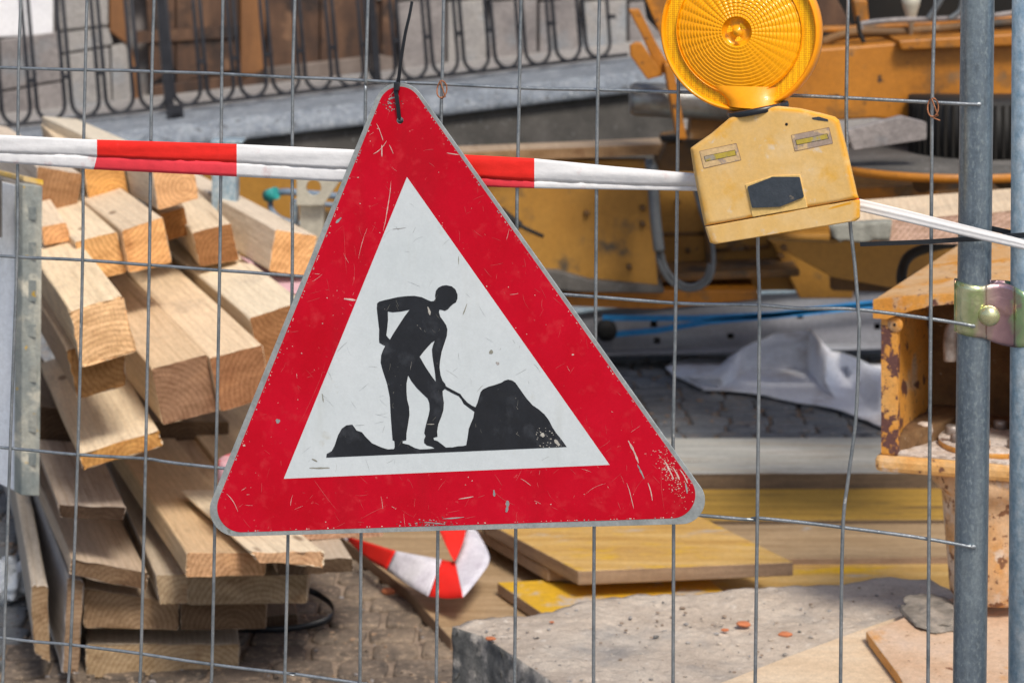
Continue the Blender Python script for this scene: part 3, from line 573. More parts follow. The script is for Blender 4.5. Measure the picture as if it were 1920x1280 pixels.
# formwork panel at the left: painted sheet with a steel edge profile
pn = thing("formwork_panel", "pale blue-white formwork panel standing upright with cement-smeared steel edge", "panel", U(60, 930, 4.02) * 1)
e0 = U(45, 325, 4.02); e1 = U(80, 332, 4.0); db = Vector((-.85, 1, 0)).normalized()
def panel_poly(px_t, py_t, px_b, py_b, Y): return U(px_t, py_t, Y), U(px_b, py_b, Y)
bm = NB(); prism(bm, [U(42, 345, 4.0), U(80, 349, 4.0), U(74, 930, 4.0), U(40, 928, 4.0)], db * .03); obj("edge_profile", bm, panel_e, pn, bevel=.002)
bm = NB(); prism(bm, [U(44, 340, 4.032), U(82, 348, 4.032), U(82, 338, 4.034), U(44, 330, 4.034)], db * .35); obj("edge_top", bm, ochre_top, pn, bevel=.002)
bm = NB(); prism(bm, [U(42, 350, 4.035), U(60, 352, 4.035), U(56, 926, 4.035), U(38, 925, 4.035)], db * 1.4); obj("sheet", bm, panel_w, pn, bevel=.001)
for k, y in enumerate((400, 470, 545, 620, 700, 790, 860)):
    bm = NB(); box(bm, U(60, y, 3.998), FH * .009, db * .0012, Vector((0, 0, .012 + .004 * (k % 3)))); obj("edge_slot", bm, panel_e, pn, bevel=.002)
bm = NB(); prism(bm, [U(-60, 330, 4.0), U(4, 335, 4.0), U(4, 445, 4.0), U(-60, 445, 4.0)], db * .1)
o = obj("dark_steel_frame", bm, stone_d); tag(o, "dark steel frame piece at the left picture edge", "frame")

# white bag, strap, chips
bm = NB()
bmesh.ops.create_icosphere(bm, subdivisions=4, radius=1)
c = G(-5, 1150, 0.0)
for v in bm.verts:
    q = v.co.copy(); v.co = Vector((c.x + q.x * .05, c.y + .1 + q.y * .08, .035 + q.z * .035)) + q * (noise.noise(q * 2.3) * .03 + abs(noise.noise(q * 6)) * .014)
    v.co.z = max(v.co.z, .002)
o = obj("plastic_bag", bm, bagm, smooth=True); tag(o, "crumpled white plastic bag lying at the left edge of the cobbles", "bag")
bm = NB(); pts = smooth_path([G(440, 1184, .01), G(520, 1186, .012), G(590, 1176, .02), G(624, 1160, .03), G(622, 1140, .035), G(600, 1122, .04), G(575, 1110, .05)], 8)
for i, p in enumerate(pts): pass
va = [bm.verts.new(p) for p in pts]; vb = [bm.verts.new(p + Vector((.0, .0, .014))) for p in pts]
for i in range(len(pts) - 1): bm.faces.new((va[i], va[i + 1], vb[i + 1], vb[i])).smooth = True
o = obj("packing_strap", bm, black_pl, smooth=True); s_ = o.modifiers.new("t", 'SOLIDIFY'); s_.thickness = .0012; tag(o, "loose black packing strap looping out of the pile onto the cobbles", "strap")
bm = NB(); bmesh.ops.create_icosphere(bm, subdivisions=2, radius=.011); cc = G(728, 1108, .012)
for v in bm.verts: v.co = Vector((v.co.x * 1.5, v.co.y, v.co.z * .7)) * (1 + .3 * noise.noise(v.co * 90)) + cc
o = obj("brick_chip", bm, brickm); tag(o, "orange brick chip lying on the cobbles beside the board", "brick chip", "brick chips")
for i, (px, py, r_) in enumerate(((1395, 1169, .009), (1360, 1180, .005), (1472, 1188, .008), (920, 1196, .006), (1035, 1165, .003))):
    bm = NB(); bmesh.ops.create_icosphere(bm, subdivisions=2, radius=r_); cc = G(px, py, .305)
    for v in bm.verts: v.co = Vector((v.co.x * 1.5, v.co.y, v.co.z * .5)) * (1 + .3 * noise.noise(v.co * 150 + Vector((i, 0, 0)))) + cc
    o = obj("brick_chip", bm, brickm); tag(o, ["largest orange brick crumb on the concrete block's middle", "small crumb just left of the largest one on the concrete", "orange crumb on the concrete nearest the plywood", "orange crumb at the concrete block's broken left corner", "tiny crumb near the block's back edge"][i], "brick chip", "brick chips")

rd = random.Random(21)
def debris(name, pts, r0, r1, mats):
    bm = NB()
    for p in pts:
        m0 = len(bm.verts); q = bmesh.ops.create_icosphere(bm, subdivisions=1, radius=rd.uniform(r0, r1)); a = rd.uniform(.6, 1.6); ph = rd.random() * 50; mi = rd.randrange(len(mats))
        for v in q['verts']: v.co = Vector((v.co.x * a, v.co.y, v.co.z * .6)) * (1 + .5 * noise.noise(v.co * 200 + Vector((ph, 0, 0)))) + p
        for f in {f for v in q['verts'] for f in v.link_faces}: f.material_index = mi
    o = obj(name, bm, mats); o['kind'] = 'stuff'; return o
def on_poly(n, poly, Z, dz=0):
    out = []
    while len(out) < n:
        q = (rd.uniform(830, 1900), rd.uniform(1085, 1400)); c_ = False; j = len(poly) - 1
        for i in range(len(poly)):
            if (poly[i][1] > q[1]) != (poly[j][1] > q[1]) and q[0] < (poly[j][0] - poly[i][0]) * (q[1] - poly[i][1]) / (poly[j][1] - poly[i][1]) + poly[i][0]: c_ = not c_
            j = i
        if c_: out.append(G(q[0], q[1], Z) + Vector((0, 0, dz)))
    return out
slab_top = [(870, 1180), (1000, 1156), (1210, 1118), (1500, 1104), (1740, 1094), (1700, 1150), (1620, 1168), (1290, 1300), (1200, 1350), (1060, 1290), (960, 1220)]
debris("concrete_grit", on_poly(190, slab_top, .302), .0012, .0038, [concrete, concrete_s, stone_w2, sand])
debris("cobble_grit", [Vector((rd.uniform(-1.25, -.05), rd.uniform(3.9, 5.4), .007)) for _ in range(700)], .0015, .0055, [sand, stone_w, cob, edge_w])
debris("far_grit", [Vector((rd.uniform(-.1, 1.3), rd.uniform(5.9, 7.0), .007)) for _ in range(260)], .003, .008, [sand, stone_w2, edge_w])
# pink roll and sheet
c = G(474, 872, .45)
bm = NB(); lathe(bm, c - Vector((0, 0, .02)), [(.025, -.03), (.066, -.03), (.068, .0), (.066, .032), (.06, .034), (.045, .035), (.025, .034), (.025, -.03)], seg=40, cap=False)
o = obj("tape_roll", bm, pinkf, smooth=False); tag(o, "roll of red and white tape, pinkish, half hidden by the sign's left edge", "tape roll")
bm = NB(); prism(bm, [U(448, 478, 4.9), U(505, 506, 4.86), U(600, 522, 4.8), U(600, 566, 4.7), U(545, 548, 4.72), U(500, 520, 4.8)], Vector((0, .02, -.01)))
o = obj("pink_sheet", bm, pinks); tag(o, "strip of pink plastic sheet showing between two pale beams beside the sign", "plastic sheet")

# scaffold bracket with hole, and a galvanised post behind the pile
bk = thing("steel_bracket", "cream steel bracket with a round hole left of the sign", "bracket", U(580, 520, 5.0))
bm = NB(); hole = [U(588 + 14 * math.cos(2 * math.pi * k / 24), 352 + 15 * math.sin(2 * math.pi * k / 24), 4.9) for k in range(24)]
prism(bm, [U(556, 300, 4.9), U(645, 300, 4.9), U(640, 335, 4.9), U(606, 385, 4.9), U(556, 385, 4.9)], Vector((0, .012, 0)), [hole[::-1]]); obj("plate", bm, tag_pale, bk, bevel=.001)
bm = NB(); prism(bm, [U(562, 383, 4.93), U(606, 383, 4.93), U(606, 620, 4.93), U(562, 620, 4.93)], Vector((0, .05, 0))); obj("stem", bm, tag_pale, bk, bevel=.003)
bm = NB(); prism(bm, [U(545, 380, 4.96), U(556, 378, 4.96), U(560, 620, 4.96), U(548, 620, 4.96)], Vector((0, .05, 0))); obj("side_flange", bm, galv2, bk)
gp_ = thing("galvanised_post", "short galvanised post behind the pile under the red tape", "post", U(430, 620, 5.2))
bm = NB(); prism(bm, [U(397, 264, 5.2), U(443, 264, 5.2), U(443, 640, 5.2), U(397, 640, 5.2)], Vector((0, .06, 0))); obj("shaft", bm, galv2, gp_, bevel=.003)
bm = NB(); prism(bm, [U(395, 264, 5.19), U(455, 264, 5.19), U(455, 269, 5.19), U(395, 269, 5.19)], Vector((0, .07, 0))); obj("cap_plate", bm, galv2, gp_, bevel=.001)

# ------------------------------------------------------------------ boards on the ground in the middle and right
def board(name, label, poly, Z, th, mats, cat="board", group="shuttering boards on the ground"):
    bm = NB(); prism(bm, [G(x, y, Z) for x, y in poly], Vector((0, 0, -th)), mi=0, mi_side=1)
    o = obj(name, bm, mats, bevel=.0025); tag(o, label, cat, group); return o
board("shuttering_board", "pale grey washed board lying furthest back, just behind the sign's right corner", [(1140, 822), (2100, 818), (2100, 884), (1140, 888)], .10, .05, [formg, edge_dk])
board("shuttering_board", "dark yellow board in front of the grey washed board", [(1140, 893), (2100, 889), (2100, 972), (1140, 976)], .06, .035, [formd, edge_dk])
board("shuttering_board", "brown board with a straight seam between two yellow ones", [(1140, 980), (2100, 974), (2100, 1042), (1140, 1048)], .05, .035, [formb, edge_w])
board("shuttering_board", "ochre board with white streaks touching the concrete block", [(1140, 1052), (2100, 1044), (2100, 1150), (1140, 1180)], .035, .03, [formy, edge_w])
board("shuttering_board", "big scuffed brown base board whose left edge meets the cobbles", [(560, 900), (640, 1006), (762, 1104), (845, 1196), (1000, 1220), (1450, 1165), (1450, 880)], .032, .03, [formb, edge_w])
board("shuttering_board", "thin grey-edged board peeking from under the large yellow panel", [(890, 988), (1027, 1068), (1120, 1068), (1100, 940), (850, 940)], .092, .024, [formb, edge_w])
board("shuttering_sheet", "large yellow-brown shuttering panel lying on top below the sign", [(912, 978), (1084, 1070), (1488, 1053), (1320, 971), (1200, 900), (880, 930)], .125, .030, [formy, edge_w])
board("shuttering_board", "bright yellow worn board half under the large panel", [(932, 1091), (1040, 1165), (1420, 1165), (1330, 1084), (1063, 1084)], .062, .025, [formy2, edge_w])

# concrete block
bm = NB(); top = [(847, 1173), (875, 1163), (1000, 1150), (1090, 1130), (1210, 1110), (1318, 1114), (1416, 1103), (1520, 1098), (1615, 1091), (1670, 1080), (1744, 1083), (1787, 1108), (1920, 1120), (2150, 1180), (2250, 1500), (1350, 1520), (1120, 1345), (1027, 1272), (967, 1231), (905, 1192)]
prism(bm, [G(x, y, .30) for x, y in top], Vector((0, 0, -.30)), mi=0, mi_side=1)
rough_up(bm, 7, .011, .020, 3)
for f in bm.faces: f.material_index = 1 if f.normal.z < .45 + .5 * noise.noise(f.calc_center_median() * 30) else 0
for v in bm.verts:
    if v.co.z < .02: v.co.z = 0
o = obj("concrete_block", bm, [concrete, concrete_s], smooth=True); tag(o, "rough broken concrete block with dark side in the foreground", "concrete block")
# plywood under the jack foot
board("plywood_sheet", "pale plywood sheet under the outrigger foot at the lower right", [(1290, 1302), (1480, 1228), (1630, 1173), (1900, 1080), (2150, 1150), (2250, 1500), (1250, 1500)], .330, .018, [ply, ply], "plywood", None)

# aluminium channel with blue strap
ch = thing("aluminium_channel", "grey aluminium channel with square holes lying behind the cloth", "channel", U(1400, 668, 6.9))
def chp(px, py): return U(px, py, 6.9)
def hole_sq(px, py, r=6): return [chp(px - r, py - r), chp(px + r, py - r), chp(px + r, py + r), chp(px - r, py + r)]
hs = [(1226, 608), (1232, 639), (1370, 631), (1364, 599), (1500, 592), (1645, 612), (1660, 578)]
bm = NB(); prism(bm, [chp(1060, 588), chp(1130, 577), chp(1400, 550), chp(1690, 534), chp(1900, 522), chp(1900, 648), chp(1060, 668)], Vector((0, .008, 0)), [hole_sq(*h)[::-1] for h in hs]); obj("web", bm, aluch, ch)
bm = NB(); prism(bm, [U(1060, 586, 6.88), U(1130, 575, 6.88), U(1400, 548, 6.88), U(1690, 532, 6.88), U(1900, 520, 6.88), U(1900, 526, 6.88), U(1690, 538, 6.88), U(1400, 554, 6.88), U(1130, 581, 6.88), U(1060, 592, 6.88)], Vector((0, .16, .0))); obj("top_flange", bm, galv2, ch, bevel=.002)
bm = NB(); prism(bm, [U(1060, 664, 6.86), U(1900, 640, 6.86), U(1900, 648, 6.86), U(1060, 670, 6.86)], Vector((0, .16, .0))); obj("bottom_flange", bm, aluch, ch, bevel=.002)
bm = NB(); prism(bm, [U(1060, 575, 7.1), U(1900, 505, 7.1), U(1900, 620, 7.1), U(1060, 642, 7.1)], Vector((0, .01, 0))); obj("back_shade_sheet", bm, void_m, ch)  # near-black sheet standing in for the shade inside the channel
bst = thing("blue_strap", "blue strap stretched along the aluminium channel", "strap", U(1300, 615, 6.86))
for pp in ([(1130, 596), (1300, 597), (1450, 590), (1590, 573), (1900, 540)], [(1150, 627), (1230, 620), (1330, 603), (1450, 592), (1600, 577), (1900, 548)]):
    bm = NB(); pts = [U(x, y, 6.85) for x, y in pp]; a = [bm.verts.new(p + Vector((0, 0, .009))) for p in pts]; b = [bm.verts.new(p - Vector((0, 0, .009))) for p in pts]
    for i in range(len(pts) - 1): bm.faces.new((a[i], b[i], b[i + 1], a[i + 1]))
    o = obj("webbing", bm, blue_st, bst); s_ = o.modifiers.new("t", 'SOLIDIFY'); s_.thickness = .003
bm = NB(); lathe(bm, U(1137, 620, 6.84), [(.004, -.004), (.034, -.004), (.034, .03), (.004, .03)], Vector((0, 1, 0)), 24); obj("ratchet", bm, rubber_b, bst)

# crumpled cloth
rows = [
 [(1262, 688, 6.95), (1300, 684, 7.0), (1345, 680, 7.0), (1400, 648, 6.95), (1460, 628, 6.95), (1520, 622, 6.95), (1560, 660, 6.9), (1600, 676, 6.9), (1660, 690, 6.9), (1720, 700, 6.9)],
 [(1248, 696, 6.85), (1300, 687, 6.8), (1350, 684, 6.8), (1400, 645, 6.75), (1455, 624, 6.75), (1519, 611, 6.72), (1552, 652, 6.65), (1592, 665, 6.6), (1655, 692, 6.6), (1720, 700, 6.6)],
 [(1256, 701, 6.8), (1298, 705, 6.62), (1350, 705, 6.55), (1400, 676, 6.84), (1450, 656, 6.85), (1508, 638, 6.85), (1548, 676, 6.56), (1585, 690, 6.70), (1650, 712, 6.45), (1720, 720, 6.4)],
 [(1262, 708, 6.75), (1302, 722, 6.65), (1350, 722, 6.58), (1400, 708, 6.80), (1460, 704, 6.82), (1515, 704, 6.81), (1545, 712, 6.50), (1592, 726, 6.62), (1650, 742, 6.3), (1720, 745, 6.3)],
 [(1275, 717, 6.72), (1312, 736, 6.58), (1350, 733, 6.58), (1425, 728, 6.68), (1475, 730, 6.68), (1530, 738, 6.60), (1565, 742, 6.46), (1610, 752, 6.4), (1650, 770, 6.25), (1720, 775, 6.2)],
 [(1285, 724, 6.7), (1320, 738, 6.56), (1352, 737, 6.56), (1428, 737, 6.5), (1480, 752, 6.42), (1540, 762, 6.36), (1580, 772, 6.3), (1620, 782, 6.2), (1658, 797, 6.1), (1720, 810, 6.1)]]
bm = NB(); gv = [[bm.verts.new(U(*p)) for p in r_] for r_ in rows]
for i in range(len(gv) - 1):
    for j in range(len(gv[0]) - 1): bm.faces.new((gv[i][j], gv[i + 1][j], gv[i + 1][j + 1], gv[i][j + 1]))
bmesh.ops.subdivide_edges(bm, edges=bm.edges, cuts=7, use_grid_fill=True, smooth=0)
for v in bm.verts:
    v.co += Vector((0, 1, .6)) * (.022 * (lambda d_: min(.5, d_[1] - d_[0]))(noise.voronoi(v.co * 7)[0]) + .010 * (lambda d_: min(.5, d_[1] - d_[0]))(noise.voronoi(v.co * 17)[0]) - .012); v.co.z = max(v.co.z, .02)
o = obj("crumpled_cloth", bm, cloth_m, smooth=True); s_ = o.modifiers.new("t", 'SOLIDIFY'); s_.thickness = .004
tag(o, "crumpled dirty white cloth lying on the paving beside the jack", "cloth")

# red and white tape heap on the base board
bm = NB()
def ribbon(bm, pairs, mi, sub=6):
    L_ = smooth_path([p[0] for p in pairs], sub); R_ = smooth_path([p[1] for p in pairs], sub); W = 5; gr = []
    for a, b in zip(L_, R_):
        gr.append([bm.verts.new(a.lerp(b, k / W) + Vector((0, -1, .4)) * (.008 * noise.noise(a.lerp(b, k / W) * 22))) for k in range(W + 1)])
    for A, B in zip(gr, gr[1:]):
        for k in range(W):
            f = bm.faces.new((A[k], A[k + 1], B[k + 1], B[k])); f.smooth = True; f.material_index = mi
def PZ(x, y, z): return G(x, y, z)
ribbon(bm, [(PZ(600, 985, .07), PZ(600, 992, .06)), (PZ(650, 1005, .07), PZ(652, 1014, .06))], 0)
ribbon(bm, [(PZ(650, 1005, .07), PZ(652, 1014, .06)), (PZ(690, 1016, .09), PZ(688, 1046, .06)), (PZ(742, 1032, .11), PZ(724, 1068, .07))], 1)
ribbon(bm, [(PZ(742, 1032, .11), PZ(724, 1068, .07)), (PZ(785, 1040, .12), PZ(765, 1096, .07)), (PZ(828, 1048, .12), PZ(803, 1117, .07))], 0)
ribbon(bm, [(PZ(828, 1048, .12), PZ(803, 1117, .07)), (PZ(842, 1051, .12), PZ(838, 1121, .08)), (PZ(853, 1052, .11), PZ(868, 1119, .1))], 1)
ribbon(bm, [(PZ(853, 1052, .11), PZ(868, 1119, .1)), (PZ(862, 1030, .12), PZ(900, 1080, .11)), (PZ(872, 1000, .13), PZ(918, 1044, .12)), (PZ(880, 985, .13), PZ(895, 995, .12))], 0)
ribbon(bm, [(PZ(822, 990, .14), PZ(876, 985, .14)), (PZ(836, 1022, .14), PZ(868, 1016, .14)), (PZ(851, 1052, .125), PZ(855, 1048, .125))], 1)
o = obj("barrier_tape_tangle", bm, [tape_w2, tape_r], smooth=True); s_ = o.modifiers.new("t", 'SOLIDIFY'); s_.thickness = .0008
tag(o, "loose crumpled loop of red and white barrier tape under the sign", "barrier tape")

# ------------------------------------------------------------------ construction machine (ochre/orange crane undercarriage)
mc = thing("construction_machine", "orange and ochre construction machine undercarriage with hoses behind the fence", "machine", U(1300, 640, 6.4)); mc.location.z = 0
def mp(name, poly, Y, th, mat, bevel=.004, parent=None, holes=(), dz=0):
    bm = NB(); prism(bm, [U(x, y, Y) for x, y in poly], Vector((0, th, dz)), [[U(x, y, Y) for x, y in h][::-1] for h in holes]); return obj(name, bm, mat, parent or mc, bevel=bevel)
mp("side_panel", [(380, 300), (1214, 300), (1234, 535), (1100, 522), (1040, 505), (380, 480)], 6.2, .05, paint_ochre)
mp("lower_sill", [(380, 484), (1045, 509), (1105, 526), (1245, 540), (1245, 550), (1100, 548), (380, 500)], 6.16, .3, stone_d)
mp("lower_rail", [(1000, 548), (1420, 544), (1425, 562), (1230, 580), (1000, 572)], 6.24, .3, paint_or)
mp("inner_plate", [(1236, 322), (1560, 322), (1560, 545), (1236, 545)], 6.5, .05, paint_ochre)
mp("inner_post", [(1318, 330), (1332, 330), (1340, 530), (1326, 530)], 6.46, .08, paint_dk)
mp("inner_shelf", [(1236, 515), (1500, 505), (1500, 518), (1236, 530)], 6.3, .2, paint_dk)
mp("gap_shade_plate", [(1000, 545), (1950, 480), (1950, 600), (1000, 620)], 7.0, .05, paint_dk)  # dark plate added behind, standing in for the shaded gap
for xa, xb in ((1080, 1320), (1440, 1700)): mp("crawler_block", [(xa, 560), (xb, 560), (xb + 12, 600), (xb - 6, 652), (xa + 6, 652), (xa - 12, 600)], 7.25, .5, rubber_b, bevel=.03)
mp("ochre_recess_plate", [(1440, 440), (1600, 440), (1600, 560), (1500, 560)], 6.44, .05, paint_ochre)  # plain plate in the machine's ochre paint
mp("right_plate", [(1560, 330), (1925, 320), (2000, 560), (1560, 545)], 6.1, .05, paint_dk)
mp("orange_stay", [(1585, 355), (1760, 345), (1760, 395), (1600, 410)], 5.9, .05, paint_or)
mp("chassis_plate", [(1440, 450), (1560, 455), (1850, 430), (1850, 530), (1700, 545), (1560, 520), (1470, 470)], 5.98, .05, paint_ochre)
mp("under_tray", [(1250, 268), (1300, 262), (1560, 300), (1560, 330), (1236, 322), (1236, 300)], 6.1, .25, paint_dk)
mp("box_beam", [(1380, 104), (1690, 80), (1960, 72), (1960, 210), (1800, 226), (1700, 228), (1640, 222), (1380, 236)], 5.5, .22, paint_or, bevel=.008)
mp("beam_lip", [(1684, 76), (1960, 60), (1960, 84), (1690, 95)], 5.46, .28, paint_or, bevel=.005)
mp("beam_underside_rib", [(1700, 226), (1840, 224), (1960, 208), (1960, 216), (1840, 232), (1705, 232)], 5.47, .3, paint_or, bevel=.004)
mp("upper_bar", [(1380, 58), (1600, 50), (1960, 26), (1960, 36), (1600, 60), (1380, 66)], 5.7, .06, paint_or)
mp("strut", [(1600, 0), (1626, 0), (1630, 42), (1608, 44)], 5.75, .05, paint_or)
mp("strut", [(1480, -20), (1560, -20), (1600, 55), (1500, 62)], 5.9, .05, door_m)
mp("dark_gap_backing", [(1180, -300), (2100, -300), (2100, 110), (1560, 110), (1300, 120), (1235, 60)], 6.6, .6, void_m)  # near-black backing paints the dark gaps above the beam
mp("boom_plate", [(1185, -60), (1330, -60), (1330, 120), (1262, 130), (1240, 70)], 5.9, .03, paint_or)
mp("boom_strip", [(1178, 18), (1198, 17), (1230, 80), (1262, 135), (1235, 140), (1205, 70)], 5.84, .03, paint_or)
mp("hook_plate", [(1181, 86), (1192, 80), (1202, 80), (1245, 142), (1214, 150), (1182, 105)], 5.8, .03, paint_or)
mp("post_plate", [(1246, 120), (1262, 120), (1288, 262), (1272, 262)], 5.75, .12, paint_or)
mp("post_plate", [(1300, 180), (1400, 180), (1400, 262), (1292, 262)], 5.95, .1, paint_dk)
bm = NB(); tube(bm, [U(1181, 186, 5.95), U(1190, 186, 5.95), U(1420, 196, 5.95)], [.040, .047, .05], 24); obj("ram_cylinder", bm, chrome, mc)
bm = NB(); lathe(bm, U(1770, 292, 5.35) , [(.0, -.02), (.30, -.02), (.32, -.012), (.32, .0), (.0, .004)], Vector((0, 0, 1)), 64, cap=False)
for v in bm.verts: pass
obj("turntable_disc", bm, stone_d, mc)
bm = NB(); lathe(bm, U(1770, 292, 5.35), [(.322, -.022), (.328, -.022), (.328, -.002), (.322, -.002), (.322, -.022)], Vector((0, 0, 1)), 64, cap=False); obj("disc_rim", bm, paint_or, mc)
bm = NB(); lathe(bm, U(1830, 285, 5.42), [(.0, .0), (.17, .0), (.17, .14), (.0, .14)], Vector((0, 0, 1)), 40, cap=False); obj("slew_drum", bm, rubber_b, mc)
for k in range(26):
    a_ = math.pi + math.pi * (k + .5) / 26; bm = NB(); box(bm, U(1830, 285, 5.42) + Vector((.171 * math.cos(a_), .171 * math.sin(a_), .07)), Vector((.003, 0, 0)), Vector((0, .004, 0)), Vector((0, 0, .066))); obj("drum_rib", bm, void_m, mc)
mp("grey_guard_plate", [(1586, 245), (1690, 218), (1738, 230), (1738, 262), (1600, 282)], 5.12, .03, stone_w)
bm = NB(); tube(bm, [U(1735, 343, 5.3), U(1800, 338, 5.5)], .022, 20); tube(bm, [U(1728, 344, 5.27), U(1736, 343, 5.3)], .024, 20); obj("pin", bm, paint_dk, mc)
bm = NB(); lathe(bm, U(1890, 335, 5.3), [(.0, 0), (.032, 0), (.032, .05), (0, .05)], Vector((0, 1, 0)), 24, cap=False); obj("roller", bm, paint_dk, mc)
rb_ = random.Random(4)
for px, py, Y_ in ((1205, 390, 6.19), (1205, 420, 6.19), (1180, 500, 6.19), (560, 470, 6.19), (1100, 400, 6.19), (1270, 380, 6.48), (1290, 470, 6.48), (1400, 465, 6.48), (1420, 505, 6.48), (1470, 465, 5.97), (1465, 480, 5.97)):
    bm = NB(); lathe(bm, U(px, py, Y_), [(0, -.01), (.009, -.01), (.009, .004), (.006, .007), (0, .007)], Vector((0, -1, 0)), 6, cap=False); obj("bolt_head", bm, paint_dk, mc)
for pp in ([(1236, 440), (1320, 438)], [(1340, 470), (1440, 462), (1440, 445)], [(1340, 495), (1560, 488)]):
    bm = NB(); tube(bm, [U(x, y, 6.49 if pp[0][0] < 1600 else 5.495) for x, y in pp], .006, 6); obj("weld_seam", bm, paint_dk, mc)
def hose(pp, r, mat, name="hose", parent=None):
    bm = NB(); tube(bm, smooth_path([U(*p) for p in pp], 8), r, 10); return obj(name, bm, mat, parent or mc)
hose([(1213, 300, 6.1), (1222, 380, 6.05), (1230, 450, 6.02), (1240, 500, 6.0), (1262, 532, 6.0), (1295, 543, 6.0), (1325, 530, 6.0), (1337, 500, 6.0), (1334, 450, 6.02), (1316, 400, 6.05), (1302, 350, 6.1)], .007, rubber)
hose([(1220, 300, 6.08), (1229, 380, 6.03), (1237, 450, 6.0), (1247, 498, 6.0), (1268, 526, 6.0), (1297, 536, 6.0), (1322, 522, 6.0), (1331, 495, 6.0)], .007, rubber)
hose([(1222, 310, 6.04), (1228, 400, 6.0), (1236, 470, 5.99)], .016, rubber, "hose_sleeve")
hose([(1700, 545, 4.8), (1690, 520, 4.8), (1705, 480, 4.85), (1760, 460, 4.9), (1830, 452, 5.0), (1900, 440, 5.1)], .012, rubber_b)
hose([(1540, 80, 5.6), (1600, 62, 5.6), (1700, 60, 5.62), (1860, 46, 5.6), (1960, 40, 5.6)], .013, paint_dk)
hose([(1615, 55, 5.55), (1618, 45, 5.55), (1680, 38, 5.55), (1760, 36, 5.55), (1860, 30, 5.55), (1950, 16, 5.55)], .007, stone_w)
hose([(1740, 36, 5.5), (1755, 15, 5.5), (1770, -10, 5.5)], .008, rubber)
hose([(1780, 36, 5.5), (1800, 20, 5.5), (1805, -10, 5.5)], .007, rubber)
hose([(1608, 30, 5.52), (1612, 60, 5.52), (1620, 80, 5.52)], .006, rubber_b)
bm = NB(); lathe(bm, U(1708, -10, 5.6), [(.028, .0), (.022, -.03), (.013, -.06), (.011, -.075), (.006, -.08), (.006, -.12)], Vector((0, 0, 1)), 20); obj("oil_funnel", bm, tag_pale, mc)
# teal-capped hose hanging on the ochre panel
hose([(508, 368, 6.1), (530, 360, 6.05), (570, 362, 6.04), (640, 368, 6.02), (700, 366, 6.0)], .010, hose_blue)
hose([(508, 372, 6.1), (510, 395, 6.05), (540, 415, 6.05), (620, 425, 6.05), (700, 430, 6.05)], .008, hose_blue)
hose([(600, 382, 6.1), (700, 392, 6.1)], .007, hose_blue)
bm = NB(); tube(bm, [U(500, 368, 6.06), U(518, 362, 6.04)], .018, 16); obj("hose_cap", bm, teal, mc)
hose([(940, 395, 6.15), (960, 412, 6.12), (985, 428, 6.1), (1018, 443, 6.12)], [.012] * 14 + [.006] * 11, rubber_b, "lever")
# weathered planks lying on top of the machine
T("wooden_plank", "weathered plank lying along the top edge of the ochre machine panel", [(700, 292), (1300, 268), (1300, 288), (700, 312)], 6.10, .14, (.30, .23, .17), (.30, .20, .12), d=(-.1, 1, .0), cat="plank")
bm = NB(); box(bm, U(1258, 260, 6.1), Vector((.03, 0, 0)), Vector((0, .03, 0)), Vector((0, 0, .007))); o = obj("rubber_pad", bm, rubber_b, bevel=.004); tag(o, "black rubber pad on the weathered plank beside the lamp", "pad")
# pale timber on the right with a cement cloth end
tb = T("scaffold_plank", "pale thick scaffold plank crossing behind the fence post", [(1600, 417), (1960, 390), (1960, 462), (1600, 453)], 4.60, .30, (.56, .45, .33), (.58, .44, .30), d=(.12, 1, 0), cat="plank", jag=.002, pith=(0, .3, .4))
bm = NB(); prism(bm, [U(1552, 419, 4.56), U(1672, 416, 4.56), U(1668, 452, 4.56), U(1640, 449, 4.56), U(1620, 456, 4.56), U(1585, 450, 4.56), U(1575, 455, 4.56), U(1560, 444, 4.56)], Vector((.005, .032, .0))); rough_up(bm, 5, .004, .02, 2)
o = obj("cement_sack", bm, cembeam, smooth=True); tag(o, "grey cement-stiffened cloth wrapped round the scaffold plank's left end", "sack cloth")

# ------------------------------------------------------------------ outrigger jack
O = U(1655, 852, 3.6); ja = Vector((.43, .90, 0)).normalized(); jb = Vector((.90, -.28, 0)).normalized(); jz = Vector((0, 0, 1))
jk = thing("outrigger_jack", "rusty orange outrigger jack with open bracket beside the fence post", "outrigger jack", G(1850, 1150, .35))
def J(s, t, z): return O + jb * s + ja * t + jz * z
def jbox(name, s0, s1, t0, t1, z0, z1, mat, bevel=.003, parent=None):
    bm = NB(); prism(bm, [J(s0, t0, z0), J(s1, t0, z0), J(s1, t0, z1), J(s0, t0, z1)], ja * (t1 - t0)); return obj(name, bm, mat, parent or jk, bevel=bevel)
jbox("flange", -.012, .31, -.01, .30, -.028, 0, flange_m, .009)
jbox("cheek", .002, .017, .0, .34, .001, .232, rusty_or)
jbox("cheek_edge", -.002, .026, -.004, .012, .0, .236, rust_edge, .004)
bm = NB(); lathe(bm, J(.022, -.006, .222), [(0, -.004), (.013, -.004), (.0135, -.001), (.011, .0012), (0, .0015)], -ja, 28, cap=False); obj("corner_boss", bm, rusty_or, jk)
bm = NB(); lathe(bm, J(.022, -.0075, .222), [(0, -.002), (.0026, -.002), (.0026, .0006), (0, .0006)], -ja, 14, cap=False); obj("boss_hole", bm, hole_m, jk)
bm = NB(); prism(bm, [J(.018, .0, .001), J(.07, .12, .001), J(.09, .25, .001), J(.018, .25, .001)], jz * .03)
rough_up(bm, 6, .008, .02, 5); obj("dirt_heap", bm, soil, jk, smooth=True)
jbox("cheek", .286, .30, .0, .34, .001, .232, rusty_or)
jbox("back_wall", .018, .285, .25, .262, .001, .24, soil)
jbox("dirt", .018, .285, .17, .249, .001, .02, soil)
bm = NB(); prof = []
n_ = 14
